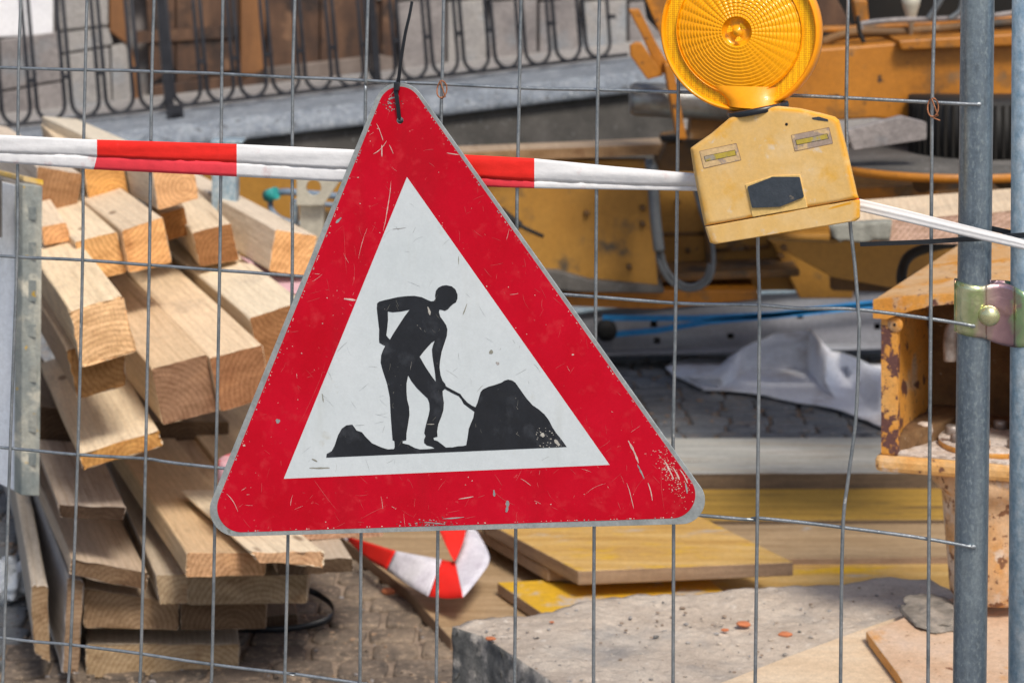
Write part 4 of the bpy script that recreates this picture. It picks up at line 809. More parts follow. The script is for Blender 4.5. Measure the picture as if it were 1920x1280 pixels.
for i in range(n_ + 1):
    s = -.012 + .322 * i / n_; prof.append((s, .262 + .018 * math.sin(math.pi * min(1, i / n_ * 1.0)), .232 + .034 * math.sin(math.pi * min(1, max(0, (s - .015) / .28))) ** .8))
prism(bm, [J(s, -.006, zt) for s, zt, zb in prof] + [J(s, -.006, min(zb, zt - .012)) for s, zt, zb in reversed(prof)], ja * .75 + jz * .0); obj("top_plate", bm, top_tan, jk, bevel=.002)
bm = NB(); prism(bm, [J(s, -.016, zt + .001) for s, zt, zb in prof] + [J(s, -.016, min(zb, zt - .014)) for s, zt, zb in reversed(prof)], ja * .009); obj("top_lip", bm, rusty_or, jk, bevel=.002)
# dust on the flange
bm = NB(); prism(bm, [J(.02, .0, .0005), J(.28, .0, .0005), J(.28, .16, .0005), J(.02, .16, .0005)], jz * .004); rough_up(bm, 6, .003, .012, 1); obj("cement_dust", bm, dusty, jk, smooth=True)
cc = J(.158, .10, 0)
bm = NB(); lathe(bm, cc, [(.0, .004), (.088, .004), (.09, .006), (.09, .014), (.088, .016), (.05, .017), (0, .018)], seg=56, cap=False)
for f in bm.faces: f.material_index = 1 if f.normal.z > .5 else 0
obj("bolt_ring", bm, [rusty_or, dusty], jk)
for k in range(8):
    a = 2 * math.pi * k / 8 + .35; bm = NB(); lathe(bm, cc + Vector((math.cos(a) * .068, math.sin(a) * .068, .015)), [(0, 0), (.012, 0), (.012, .014), (.01, .016), (0, .016)], seg=6, cap=False); obj("bolt", bm, [pin_m, pin_m, jack_paint][k % 3], jk)
bm = NB(); lathe(bm, J(.045, .10, .022), [(0, -.03), (.008, -.028), (.009, -.014), (.013, -.008), (.014, .006), (.009, .014), (0, .015)], (jb - ja * .4).normalized(), 20, cap=False); obj("ball_fitting", bm, dusty, jk)
bm = NB(); tube(bm, smooth_path([J(.10, .05, .155), J(.10, .05, .195), J(.108, .05, .214), J(.128, .05, .222), J(.17, .05, .222), J(.2, .05, .22), J(.222, .05, .208), J(.228, .05, .18), J(.228, .05, .165)], 6), .0115, 16); obj("bent_pin", bm, pin_m, jk)
bm = NB(); lathe(bm, J(.228, .05, .158), [(0, -.005), (.026, -.005), (.026, .006), (0, .006)], seg=24, cap=False); obj("pin_washer", bm, rusty_or, jk)
bm = NB(); tube(bm, [J(.232, .05, .155), J(.240, .055, .05)], .0105, 14); obj("pin_shank", bm, pin_m, jk)
bm = NB(); lathe(bm, J(.242, .055, .045), [(0, -.02), (.012, -.02), (.012, -.006), (.024, -.006), (.024, .004), (.012, .01), (0, .01)], seg=20, cap=False); obj("pin_foot", bm, jack_paint, jk)
zt = O.z - .028; cx = cc.copy(); base = .372
bm = NB(); lathe(bm, Vector((cx.x, cx.y, 0)), [(0, zt), (.098, zt), (.100, zt - .006), (.100, zt - .028), (.092, zt - .036), (.088, zt - .042), (.084, zt - .045), (.082, zt - .08), (.075, zt - .16), (.071, zt - .215), (.066, zt - .222), (.03, zt - .224), (0, zt - .224)], seg=64, cap=False); obj("jack_tube", bm, jack_paint, jk)
fx = Vector((cx.x, cx.y, 0))
bm = NB(); lathe(bm, fx, [(.026, zt - .22), (.026, base + .02), (.036, base + .016), (.036, base), (.0, base)], seg=32, cap=False); obj("jack_rod", bm, jack_paint, jk)
bm = NB(); box(bm, fx + Vector((.05, -.01, base + .03)), Vector((.022, 0, 0)), Vector((0, .03, 0)), jz * .03); obj("rod_lug", bm, jack_paint, jk, bevel=.006)
# foot plate
ft = thing("outrigger_foot_plate", "cut-corner rusty orange steel foot plate on the plywood", "foot plate", G(1800, 1230, .331))
pl = [(1623, 1182), (1685, 1160), (1787, 1118), (1920, 1098), (2080, 1160), (2080, 1420), (1770, 1420), (1683, 1262), (1640, 1205)]
bm = NB(); prism(bm, [G(x, y, .35) for x, y in pl], Vector((0, 0, -.0185)), mi_side=1); obj("plate", bm, [foot_m, rusty_or], ft, bevel=.003)
bm = NB(); c = G(1752, 1150, .352)
bmesh.ops.create_icosphere(bm, subdivisions=5, radius=1)
for v in bm.verts:
    q = v.co.copy(); d_ = 1 + .30 * noise.noise(q * 1.6) + (.07 * noise.noise(q * 5) + .06 * noise.noise(q * 14)); v.co = c + Vector((q.x * .050 * d_, q.y * .085 * d_, max(q.z, -.05) * .008 * d_ * (1.2 + .6 * noise.noise(q * 2))))
o = obj("mortar_lump", bm, mud, smooth=True); tag(o, "lump of grey mortar on the foot plate beside the jack", "mortar lump")

# ------------------------------------------------------------------ mesh fence
def lerp_poly(pp, x):
    for (xa, ya), (xb, yb) in zip(pp, pp[1:]):
        if x <= xb: return ya + (yb - ya) * (x - xa) / (xb - xa)
    return pp[-1][1]
fn = thing("wire_mesh_fence", "galvanised wire mesh fence panel with round steel end post", "fence", FP(960, 640)); fn.location.z = 0
VW = [([(-345, 0), (-395, 1280)]), ([(-215, 0), (-262, 1280)]), ([(-88, 0), (-126, 1280)]),
 [(39, 0), (35, 125), (33, 315), (32, 480), (19, 840), (8, 1195), (5, 1280)],
 [(163, 0), (160, 130), (156, 315), (155, 480), (146, 850), (133, 1200), (128, 1280)],
 [(289, 0), (285, 135), (282, 330), (280, 495), (273, 860), (265, 1210), (262, 1280)],
 [(418, 0), (416, 140), (414, 330), (412, 505), (405, 870), (398, 1230), (396, 1280)],
 [(553, 0), (549, 145), (548, 340), (548, 515), (543, 800), (540, 1010), (534, 1280)],
 [(690, 0), (686, 150), (685, 200), (680, 600), (677, 1010), (675, 1280)],
 [(832, 0), (829, 160), (827, 230), (824, 600), (821, 1005), (818, 1280)],
 [(977, 0), (974, 160), (971, 300), (969, 430), (967, 1000), (965, 1280)],
 [(1124, 0), (1121, 165), (1119, 300), (1117, 560), (1114, 995), (1113, 1280)],
 [(1275, 0), (1272, 170), (1270, 330), (1267, 570), (1262, 830), (1263, 990), (1262, 1280)],
 [(1428, 0), (1424, 180), (1421, 450), (1424, 570), (1422, 790), (1420, 970), (1416, 1280)],
 [(1590, 0), (1587, 180), (1588, 280), (1592, 380), (1595, 430), (1603, 500), (1610, 590), (1611, 620), (1605, 780), (1590, 900), (1580, 1000), (1576, 1280)],
 [(1753, 0), (1748, 190), (1746, 450), (1745, 600), (1742, 1000), (1740, 1280)]]
for pp in VW:
    pts = smooth_path([FP(x, y, .0022) for x, y in pp], 5)
    d0 = (pts[0] - pts[-1]); dz = d0.z; d0 = d0 / dz
    pts = [pts[0] + d0 * (1.99 - pts[0].z)] + pts + [pts[-1] + d0 * (.06 - pts[-1].z)]
    bm = NB(); tube(bm, pts, .0021, 8); obj("vertical_wire", bm, wire_m, fn)
HW = [[(-480, 105), (0, 127), (285, 134), (550, 145), (740, 154), (975, 165), (1270, 173), (1420, 178), (1590, 184), (1750, 192), (1795, 194), (1835, 196)],
 [(-480, 455), (0, 480), (155, 488), (420, 507), (560, 518), (1060, 553), (1265, 568), (1425, 572), (1500, 578), (1600, 580), (1745, 598), (1825, 611)],
 [(-480, 790), (0, 838), (145, 852), (275, 860), (405, 876), (1320, 966), (1420, 970), (1580, 988), (1740, 1010), (1825, 1025)],
 [(-480, 1140), (0, 1195), (135, 1208), (265, 1225), (400, 1245), (540, 1262), (675, 1280), (1822, 1440)],
 [(-480, -230), (0, -226), (1835, -222)], [(-480, -580), (1838, -640)], [(-480, 1490), (1818, 1858)], [(-480, 1840), (1815, 2270)]]
for pp in HW:
    pts = smooth_path([FP(x, y, -.0019) for x, y in pp], 5)
    for k in range(1, len(pts) - 1): pts[k] = pts[k] + Vector((0, 0, .0008 * noise.noise(pts[k] * 12)))
    bm = NB(); tube(bm, pts, .0021, 8); obj("horizontal_wire", bm, wire_m, fn)
    e = pts[-1]; bm = NB(); bmesh.ops.create_icosphere(bm, subdivisions=2, radius=.0027)
    for v in bm.verts: v.co = e + Vector((v.co.x * 1.4, v.co.y * .6, v.co.z))
    obj("weld_spot", bm, wire_m, fn, smooth=True)
for ih, pp in enumerate(HW[:4]):
    for vv in VW[3:]:
        x = vv[1][0] if len(vv) > 2 else vv[0][0]
        for _ in range(3):
            y = lerp_poly(pp, x); xx_ = x
            for (xa, ya), (xb, yb) in zip(vv, vv[1:]):
                if ya <= y <= yb: xx_ = xa + (xb - xa) * (y - ya) / (yb - ya)
            x = xx_
        c_ = FP(x, y, .0002); bm = NB(); bmesh.ops.create_icosphere(bm, subdivisions=2, radius=.0021)
        for v in bm.verts: v.co = c_ + Vector((v.co.x * 1.15, v.co.y * 1.5, v.co.z * 1.15))
        obj("crossing_weld", bm, wire_m, fn, smooth=True)
pr = .0188
pt = FP(1833, 0, -.0035 - pr); pb = FP(1818, 1280, -.0035 - pr); d0 = (pt - pb) / (pt.z - pb.z)
bm = NB(); tube(bm, [pt + d0 * (2.0 - pt.z), pt, pb, pb + d0 * (.0 - pb.z)], pr, 40); obj("end_post", bm, galv, fn)
lt = FP(-480, 600, -.02); bm = NB(); tube(bm, [Vector((lt.x, lt.y, 2)), Vector((lt.x, lt.y, 0))], pr, 24); obj("end_post", bm, galv, fn)
bm = NB(); tube(bm, [Vector((lt.x, lt.y, 2.0)), Vector(pt + d0 * (2.0 - pt.z))], pr * .98, 24); obj("top_tube", bm, galv, fn)
bm = NB(); pq = pb + d0 * (.05 - pb.z); tube(bm, [Vector((lt.x, lt.y, .05)), pq], pr * .98, 24); obj("bottom_tube", bm, galv, fn)
# neighbour panel
f2 = thing("neighbouring_fence_panel", "second fence panel whose mottled blue-grey post stands at the right picture edge", "fence", FP(1940, 1280, -.02)); f2.location.z = 0
qt = FP(1930, 0, -.028); qb = FP(1923, 1280, -.028); d1 = (qt - qb) / (qt.z - qb.z)
bm = NB(); tube(bm, [qt + d1 * (2.0 - qt.z), qb + d1 * (0 - qb.z)], .0192, 40); obj("end_post", bm, galv2, f2)
for z in (.3, .55, .8, 1.05, 1.3, 1.55, 1.8):
    p = qb + d1 * (z - qb.z); bm = NB(); tube(bm, [p + FN * .019, p + FN * .019 + FH * 1.5], .0021, 8); obj("horizontal_wire", bm, wire_m, f2)
for k in range(1, 15):
    p = qb + FN * .021 + FH * (.1 * k); bm = NB(); tube(bm, [Vector((p.x, p.y, .06)), Vector((p.x, p.y, 1.98))], .0021, 8); obj("vertical_wire", bm, wire_m, f2)
# rusty wire ties
for i, (px, py) in enumerate(((828, 162), (1749, 196))):
    c = FP(px, py + 2, .003); bm = NB(); pts = []
    for k in range(20):
        a = k / 20 * 2 * math.pi * 1.15 + 1.2; pts.append(c + FH * (.0058 * math.cos(a)) + Vector((0, 0, .0105 * math.sin(a) - .002)) + FN * (.003 * math.cos(a * 1.5)))
    pts += [c + FH * .0065 - jz * .011 + FN * .004, c + FH * .001 - jz * .0135 + FN * .004]
    if i: pts += [c + FH * .009 - jz * .016 + FN * .006]
    tube(bm, pts, .0009, 8); o = obj("wire_tie", bm, rust_wire, smooth=True); tag(o, ["rusty wire loop on the mesh just right of the sign's top", "rusty wire loop on the mesh next to the fence post"][i], "wire tie", "rusty wire ties")

# ------------------------------------------------------------------ clamp between the posts
cl = thing("fence_clamp", "iridescent yellow-green zinc clamp joining the two fence posts", "clamp", FP(1855, 577, 0))
A0 = FP(1826, 577, -.0035 - pr); B0 = FP(1927, 590, -.028)
hx = (B0 - A0); hx.z = 0; Lx = hx.length; hx.normalize(); hn = Vector((hx.y, -hx.x, 0)); hn = hn if hn.y < 0 else -hn
def clamp_plate(name, sgn):
    outer = []; r1 = pr + .0012
    for k in range(17):       # left bulge
        a = math.pi - (math.pi * .78) * k / 16; outer.append((r1 * math.cos(a), r1 * math.sin(a)))
    outer = [(-r1 - .0005, -.006), (-r1 - .001, .0)] + outer
    outer += [(Lx * .5, .0085)]
    for k in range(17):
        a = math.pi * .78 - (math.pi * .78) * k / 16; outer.append((Lx + r1 * math.cos(a), r1 * math.sin(a)))
    sm = []
    P_ = smooth_path([Vector((x, y, 0)) for x, y in outer], 2)
    bm = NB(); rows_ = []
    for z in [-.029 + .058 * k / 10 for k in range(11)]:
        row = []
        for p in P_:
            q = A0 + hx * p.x + hn * (sgn * (p.y + .0008 * math.cos(z * 80))) + jz * (z - .13 * p.x * .9 - .006 * math.sin(max(0, min(1, (p.x - .01) / .05)) * math.pi) * (1 if z < 0 else -1))
            row.append(bm.verts.new(q))
        rows_.append(row)
    for a, b in zip(rows_, rows_[1:]):
        for i in range(len(a) - 1): bm.faces.new((a[i], a[i + 1], b[i + 1], b[i])).smooth = True
    o = obj(name, bm, zinc_ir, cl, smooth=True); s_ = o.modifiers.new("t", 'SOLIDIFY'); s_.thickness = .0022; s_.offset = 0
clamp_plate("front_plate", 1); clamp_plate("back_plate", -1)
bc = A0 + hx * (Lx * .30) + hn * .020 - jz * .004
bm = NB(); lathe(bm, bc, [(0, -.012), (.0065, -.012), (.0065, 0), (.0118, .0), (.0118, .0015), (.0105, .0045), (.007, .0075), (.003, .0088), (0, .009)], hn, 32, cap=False); obj("carriage_bolt", bm, bolt_gold, cl)

# ------------------------------------------------------------------ road works sign
sg = thing("roadworks_sign", "scratched red and white triangular roadworks sign with black digging figure", "road sign", FP(748, 1000, .02))
def fillet(P, r, n=12):
    out = []; m = len(P)
    for i in range(m):
        a, b, c = Vector(P[i - 1]), Vector(P[i]), Vector(P[(i + 1) % m]); u = (a - b).normalized(); v = (c - b).normalized()
        ang = u.angle(v); rr = r[i] if isinstance(r, (list, tuple)) else r; t = rr / math.tan(ang / 2); bis = (u + v).normalized(); ce = b + bis * (rr / math.sin(ang / 2))
        p0 = b + u * t; p1 = b + v * t; a0 = math.atan2(p0.y - ce.y, p0.x - ce.x); a1 = math.atan2(p1.y - ce.y, p1.x - ce.x)
        while a1 - a0 > math.pi: a1 -= 2 * math.pi
        while a0 - a1 > math.pi: a1 += 2 * math.pi
        out += [(ce.x + rr * math.cos(a0 + (a1 - a0) * k / n), ce.y + rr * math.sin(a0 + (a1 - a0) * k / n)) for k in range(n + 1)]
    return out
OFF = .022
hole_c = (750, 226)
def circ(c, r, n=20): return [(c[0] + r * math.cos(2 * math.pi * k / n), c[1] + r * math.sin(2 * math.pi * k / n)) for k in range(n)]
def sheet(name, poly, off, th, mat, parent, holes=(), bevel=0, extra=None):
    bm = NB(); prism(bm, [FP(x, y, off) for x, y in poly], -FN * th, [[FP(x, y, off) for x, y in h][::-1] for h in holes]); return obj(name, bm, mat, parent, bevel=bevel)
outer = fillet([(737, 105), (1361, 980), (368, 1007)], [48, 44, 50], 16)
plate = sheet("back_plate", outer, OFF, .0022, alu, sg, [circ(hole_c, 6.5)], bevel=.0004)
redp = fillet([(740, 120), (1343, 968.5), (384, 999.5)], [40, 44, 46], 16)
wht = [(763, 332), (1143, 871), (532, 897)]
def bm_sheet(poly, off, th, holes=()):
    bm = NB(); prism(bm, [FP(x, y, off) for x, y in poly], -FN * th, [[FP(x, y, off) for x, y in h][::-1] for h in holes]); return bm
rs = random.Random(11)
def inside(p, poly):
    c = False; j = len(poly) - 1
    for i in range(len(poly)):
        if (poly[i][1] > p[1]) != (poly[j][1] > p[1]) and p[0] < (poly[j][0] - poly[i][0]) * (p[1] - poly[i][1]) / (poly[j][1] - poly[i][1]) + poly[i][0]: c = not c
        j = i
    return c
def scratch(bm, p, ang, ln, wd, curve, mi, off, ok):
    n = max(3, int(ln / 5)); pts = []; x, y = p; a = ang
    for k in range(n + 1):
        pts.append((x, y, wd * (math.sin(math.pi * (k + .4) / (n + .8)) ** .6) * (.6 + .8 * rs.random()))); x += math.cos(a) * ln / n; y += math.sin(a) * ln / n; a += curve / n + rs.gauss(0, .02)
    if not all(ok((q[0], q[1])) for q in pts): return
    A = []; 
    for k, (x, y, w_) in enumerate(pts):
        nx, ny = -math.sin(a), math.cos(a); A.append((bm.verts.new(FP(x + nx * w_ / 2, y + ny * w_ / 2, off)), bm.verts.new(FP(x - nx * w_ / 2, y - ny * w_ / 2, off))))
    for (a1, b1), (a2, b2) in zip(A, A[1:]):
        f = bm.faces.new((a1, a2, b2, b1)); f.material_index = mi
def chip(bm, p, r, mi, off, ok):
    n = 9; q = [(p[0] + r * rs.uniform(.5, 1.3) * math.cos(2 * math.pi * k / n) * 1.2, p[1] + r * rs.uniform(.5, 1.3) * math.sin(2 * math.pi * k / n)) for k in range(n)]
    if all(ok(t) for t in q):
        f = bm.faces.new([bm.verts.new(FP(x, y, off)) for x, y in q]); f.material_index = mi
bm = bm_sheet(redp, OFF + .0004, .0003, [wht, circ(hole_c, 6.5)])
okr = lambda q: inside(q, redp) and not inside(q, wht) and (q[0] - hole_c[0]) ** 2 + (q[1] - hole_c[1]) ** 2 > 120
o1 = OFF + .00055
for k in range(640):
    p = (rs.uniform(405, 1315), rs.uniform(170, 1000)); big = rs.random() < .10
    scratch(bm, p, rs.uniform(0, 6.28), rs.uniform(30, 95) if big else rs.uniform(3, 26), rs.uniform(.35, .75) if big else rs.uniform(.3, .8), rs.gauss(0, .28), 1 if rs.random() < .16 else 2, o1 + k * 2e-8, okr)
for k in range(260): chip(bm, (rs.uniform(405, 1315), rs.uniform(170, 1000)), rs.uniform(.4, 1.2) if k > 12 else rs.uniform(1.6, 2.6), 1 if k % 3 else 2, o1 + 4e-5 + k * 3e-8, okr)
for k in range(230):        # worn fringe along the film edge
    t = rs.random(); e = rs.choice([0, 1, 2]); P = [(740, 120), (1343, 968.5), (384, 999.5)]; a, b = P[e], P[(e + 1) % 3]
    q = (a[0] + (b[0] - a[0]) * t, a[1] + (b[1] - a[1]) * t); cx_, cy_ = 820, 700; dd = math.hypot(cx_ - q[0], cy_ - q[1]); q = (q[0] + (cx_ - q[0]) / dd * 3, q[1] + (cy_ - q[1]) / dd * 3)
    chip(bm, q, rs.uniform(.5, 1.4), 1 if k % 2 else 3, o1 + 6e-5 + k * 3e-8, okr)
for k in range(170):         # worn corner and bottom edge
    t = rs.gauss(0, 1); u_ = rs.gauss(0, 1)
    chip(bm, (1262 + t * 14 + u_ * 8, 892 + t * 26 - u_ * 6), rs.uniform(.35, 1.15), 4 if k % 2 else 1, o1 + 8e-5 + k * 3e-8, okr)
for k in range(110): chip(bm, (815 + rs.gauss(0, 28), 984 + rs.gauss(0, 5)), rs.uniform(.4, 1.6), 3 if k % 2 else 5, o1 + 9e-5 + k * 3e-8, okr)
for k in range(60): chip(bm, (735 + rs.gauss(0, 9), 196 + rs.gauss(0, 9)), rs.uniform(.4, 1.5), 3 if k % 2 else 5, o1 + 1e-4 + k * 3e-8, okr)
for k in range(26): scratch(bm, (rs.uniform(420, 1280), rs.uniform(250, 960)), rs.uniform(0, 6.28), rs.uniform(80, 150), .45, rs.gauss(0, .5), 2, o1 + 1.1e-4 + k * 3e-8, okr)
# named big marks copied from the photograph
for p, a, ln, wd, cv, mi in (((1178, 826), 1.05, 46, 4, .2, 1), ((1195, 870), 1.1, 30, 3.2, .1, 3), ((1215, 905), 1.2, 34, 2.5, .2, 1), ((1175, 905), 1.2, 50, 1.2, .2, 1), ((733, 340), 1.62, 95, 1.5, .0, 1), ((952, 938), 1.6, 22, 6, .3, 3), ((926, 918), 1.5, 12, 4, 0, 3), ((860, 935), -.15, 28, 1.6, 0, 1), ((1262, 876), 1.0, 26, 3, .2, 1), ((1275, 880), .9, 30, 2.5, .3, 1), ((1285, 905), 1.3, 20, 3, .2, 3), ((1245, 862), 1.0, 40, 3, .1, 1), ((725, 264), 2.1, 36, 1.4, .6, 1), ((730, 272), 1.1, 18, 1.4, .2, 1), ((716, 272), 1.6, 22, 2, 0, 1), ((838, 287), .15, 22, 2, 0, 1), ((645, 560), .1, 22, 4, 0, 1), ((425, 925), .8, 40, 1.3, .5, 1), ((630, 418), -.8, 14, 5, 0, 3), ((518, 786), .8, 8, 7, 0, 3), ((1000, 340), 1.2, 26, 1.5, .3, 1), ((800, 985), .05, 60, 5, 0, 3), ((795, 978), .1, 40, 2, 0, 3), ((830, 972), -.05, 40, 2, 0, 3), ((740, 990), .0, 40, 3, 0, 1), ((1000, 981), -.03, 100, 1.2, 0, 1), ((706, 232), 1.1, 34, 1.4, .2, 1), ((728, 186), -.3, 16, 3, .2, 3)):
    for r_ in range(1): scratch(bm, p, a, ln, wd, cv, mi, o1 + 1.2e-4 + rs.random() * 2e-5, okr)
obj("red_border", bm, [red, scr_l, scr_r, alu, wear_b, wear_d], sg)
bm = bm_sheet(wht, OFF + .0004, .0003)
# the digging figure (traced on the sign itself), heaps and shovel
S_ = 2.909
def c2(pp): return [(560 + x / S_, 480 + y / S_) for x, y in pp]
body = c2([(150, 1098), (153, 1078), (180, 1062), (195, 1035), (215, 975), (235, 940), (260, 922), (292, 918), (305, 935), (315, 950), (345, 960), (365, 985), (400, 1020), (450, 1042), (485, 1053), (520, 1051), (524, 1035), (522, 1008), (512, 1003), (508, 950), (502, 870), (497, 770), (482, 695), (457, 620), (447, 580), (450, 540), (460, 512), (472, 490), (455, 482), (440, 472), (438, 455), (439, 400), (432, 340), (426, 285), (428, 258), (440, 248), (470, 240), (540, 224), (590, 218), (630, 217), (670, 224), (700, 238), (722, 247), (738, 245), (746, 232), (744, 215), (748, 190), (762, 172), (782, 162), (805, 159), (835, 165), (855, 182), (866, 210), (866, 232), (858, 252), (842, 262), (828, 274), (814, 290), (797, 299), (780, 294), (768, 292), (765, 305), (772, 330), (790, 355), (805, 378), (811, 400), (808, 435), (795, 475), (780, 520), (771, 570), (768, 605), (774, 650), (784, 678), (800, 698), (803, 710), (840, 730), (882, 752), (896, 772), (920, 798), (945, 815), (964, 824), (975, 800), (985, 765), (993, 740), (1005, 726), (1035, 712), (1070, 702), (1105, 690), (1122, 679), (1142, 673), (1165, 678), (1182, 690), (1210, 730), (1240, 772), (1275, 812), (1310, 836), (1340, 862), (1365, 895), (1385, 935), (1405, 965), (1430, 995), (1462, 1040)])
hA = c2([(486, 302), (512, 307), (560, 302), (605, 293), (580, 325), (545, 378), (515, 425), (497, 456), (486, 443), (478, 432), (482, 400), (487, 350)])
hB = c2([(742, 462), (733, 485), (727, 510), (730, 550), (738, 600), (744, 640), (748, 685), (722, 650), (692, 605), (660, 549), (680, 522), (702, 497), (725, 472)])
hC = c2([(597, 650), (615, 682), (645, 720), (680, 754), (703, 776), (712, 800), (715, 835), (708, 870), (698, 905), (688, 945), (685, 965), (692, 980), (684, 1000), (684, 1018), (700, 1032), (725, 1038), (742, 1048), (700, 1052), (660, 1053), (632, 1045), (600, 1028), (567, 1020), (567, 1008), (587, 1003), (588, 965), (596, 920), (604, 865), (602, 820), (592, 785), (588, 740), (588, 695)])
hD = c2([(797, 724), (840, 748), (872, 763), (888, 782), (900, 805), (922, 822), (958, 848), (953, 880), (942, 905), (928, 940), (922, 985), (914, 1030), (895, 1035), (870, 1036), (840, 1042), (803, 1043), (780, 1025), (757, 1008), (738, 1002), (735, 990), (757, 984), (755, 955), (762, 915), (778, 875), (789, 840), (792, 800), (786, 760), (785, 735)])
okw = lambda q: inside(q, wht) and not inside(q, body)
okb = lambda q: inside(q, body) and not any(inside(q, h) for h in (hA, hB, hC, hD))
o2 = OFF + .00055
for k in range(220):
    p = (rs.uniform(532, 1143), rs.uniform(332, 897)); scratch(bm, p, rs.uniform(0, 6.28), rs.uniform(4, 30), rs.uniform(.3, .7), rs.gauss(0, .5), 1 if k % 6 == 0 else 2, o2 + k * 2e-8, okw)
for p, a, ln, wd, cv, mi in (((580, 877), 0, 38, 3.4, 0, 1), ((585, 860), .4, 11, 4, .2, 1), ((790, 392), -.25, 38, 1.3, .1, 1), ((868, 590), -1.2, 22, 2, 0, 1), ((918, 658), .6, 7, 7, 0, 1), ((930, 679), .6, 7, 6, 0, 3), ((604, 738), 1.4, 16, 2, 0, 1), ((840, 388), -.2, 26, 1.6, 0, 1), ((735, 430), -.1, 26, 1.2, 0, 3), ((860, 480), 1.6, 16, 1.3, 0, 1)):
    scratch(bm, p, a, ln, wd, cv, mi, o2 + 3e-5 + rs.random() * 1e-5, okw)
obj("white_field", bm, [white, scr_d, alu, stone_w2], sg)
bm = bm_sheet(body, OFF + .0007, .0002, [hA, hB, hC, hD])
for k in range(120):
    p = (rs.uniform(610, 1060), rs.uniform(535, 860)); scratch(bm, p, rs.uniform(.8, 2.4), rs.uniform(3, 16), rs.uniform(.25, .45), rs.gauss(0, .4), 1 if k % 5 else 2, OFF + .0008 + k * 2e-8, okb)
for k in range(60): chip(bm, (rs.uniform(1005, 1058), rs.uniform(800, 840)), rs.uniform(.35, 1.2), 2, OFF + .00085 + k * 2e-8, okb)
for p, a, ln, wd, cv in (((802, 575), 1.2, 16, 4, .3), ((945, 716), -.05, 20, 2.5, 0), ((1015, 812), .9, 8, 6, 0), ((1040, 824), .9, 14, 7, 0), ((800, 795), 0, 14, 1.3, 0)):
    scratch(bm, p, a, ln, wd, cv, 2, OFF + .00087, okb)
obj("digging_figure", bm, [pict, scr_d, scr_n], sg)

# cable tie on the sign
ct = thing("sign_cable_tie", "black cable tie hanging the sign from the mesh", "cable tie", FP(746, 170, .03))
def flatstrip(name, pp, w0, mat, parent, th=.0012, ofs=None, up=None, n=5):
    pts = smooth_path(pp, n); bm = NB(); A = []
    for i, p in enumerate(pts):
        t = (pts[min(i + 1, len(pts) - 1)] - pts[max(i - 1, 0)]).normalized(); s = t.cross(FN).normalized()
        ww = w0[0] + (w0[1] - w0[0]) * i / (len(pts) - 1); A.append([bm.verts.new(p + s * a * ww + FN * b) for a, b in ((-1, 0), (1, 0), (1, th), (-1, th))])
    for a, b in zip(A, A[1:]):
        for k in range(4): bm.faces.new((a[k], a[(k + 1) % 4], b[(k + 1) % 4], b[k]))
    bm.faces.new(A[0]); bm.faces.new(A[-1][::-1]); return obj(name, fix(bm), mat, parent, smooth=False)
flatstrip("strap", [FP(742, 168, .024), FP(744, 180, .0255), FP(747, 203, .025), FP(749, 222, .0235)], (.0026, .0024), black_pl, ct)
flatstrip("tail", [FP(747, 158, .024), FP(752, 115, .030), FP(760, 65, .034), FP(768, 30, .036), FP(773, 3, .036)], (.0022, .0016), black_pl, ct)
bm = NB(); box(bm, FP(744, 162, .0265), FH * .0034, FN * .0028, jz * .0052); obj("head", bm, black_pl, ct, bevel=.001)
bm = NB(); tube(bm, smooth_path([FP(744, 158, .022), FP(745, 150, .012), FP(746, 148, -.004), FP(747, 158, -.007), FP(748, 190, .0), FP(749, 224, .018)], 5), .0016, 6); obj("rear_loop", bm, black_pl, ct)
# cable tie round the posts
c3 = thing("post_cable_tie", "long black cable tie with pointed tail pulled round both fence posts", "cable tie", FP(1800, 450, .004))
flatstrip("tail", [FP(1613, 458, .012), FP(1660, 456, .011), FP(1740, 453, .009), FP(1800, 449, .006), FP(1828, 448, .0045), FP(1858, 445, -.0), FP(1900, 442, -.004), FP(1935, 440, -.005)], (.0024, .0030), black_pl, c3)
flatstrip("back_strap", [FP(1858, 428, -.04), FP(1900, 437, -.04), FP(1930, 440, -.05)], (.0030, .0030), black_pl, c3)

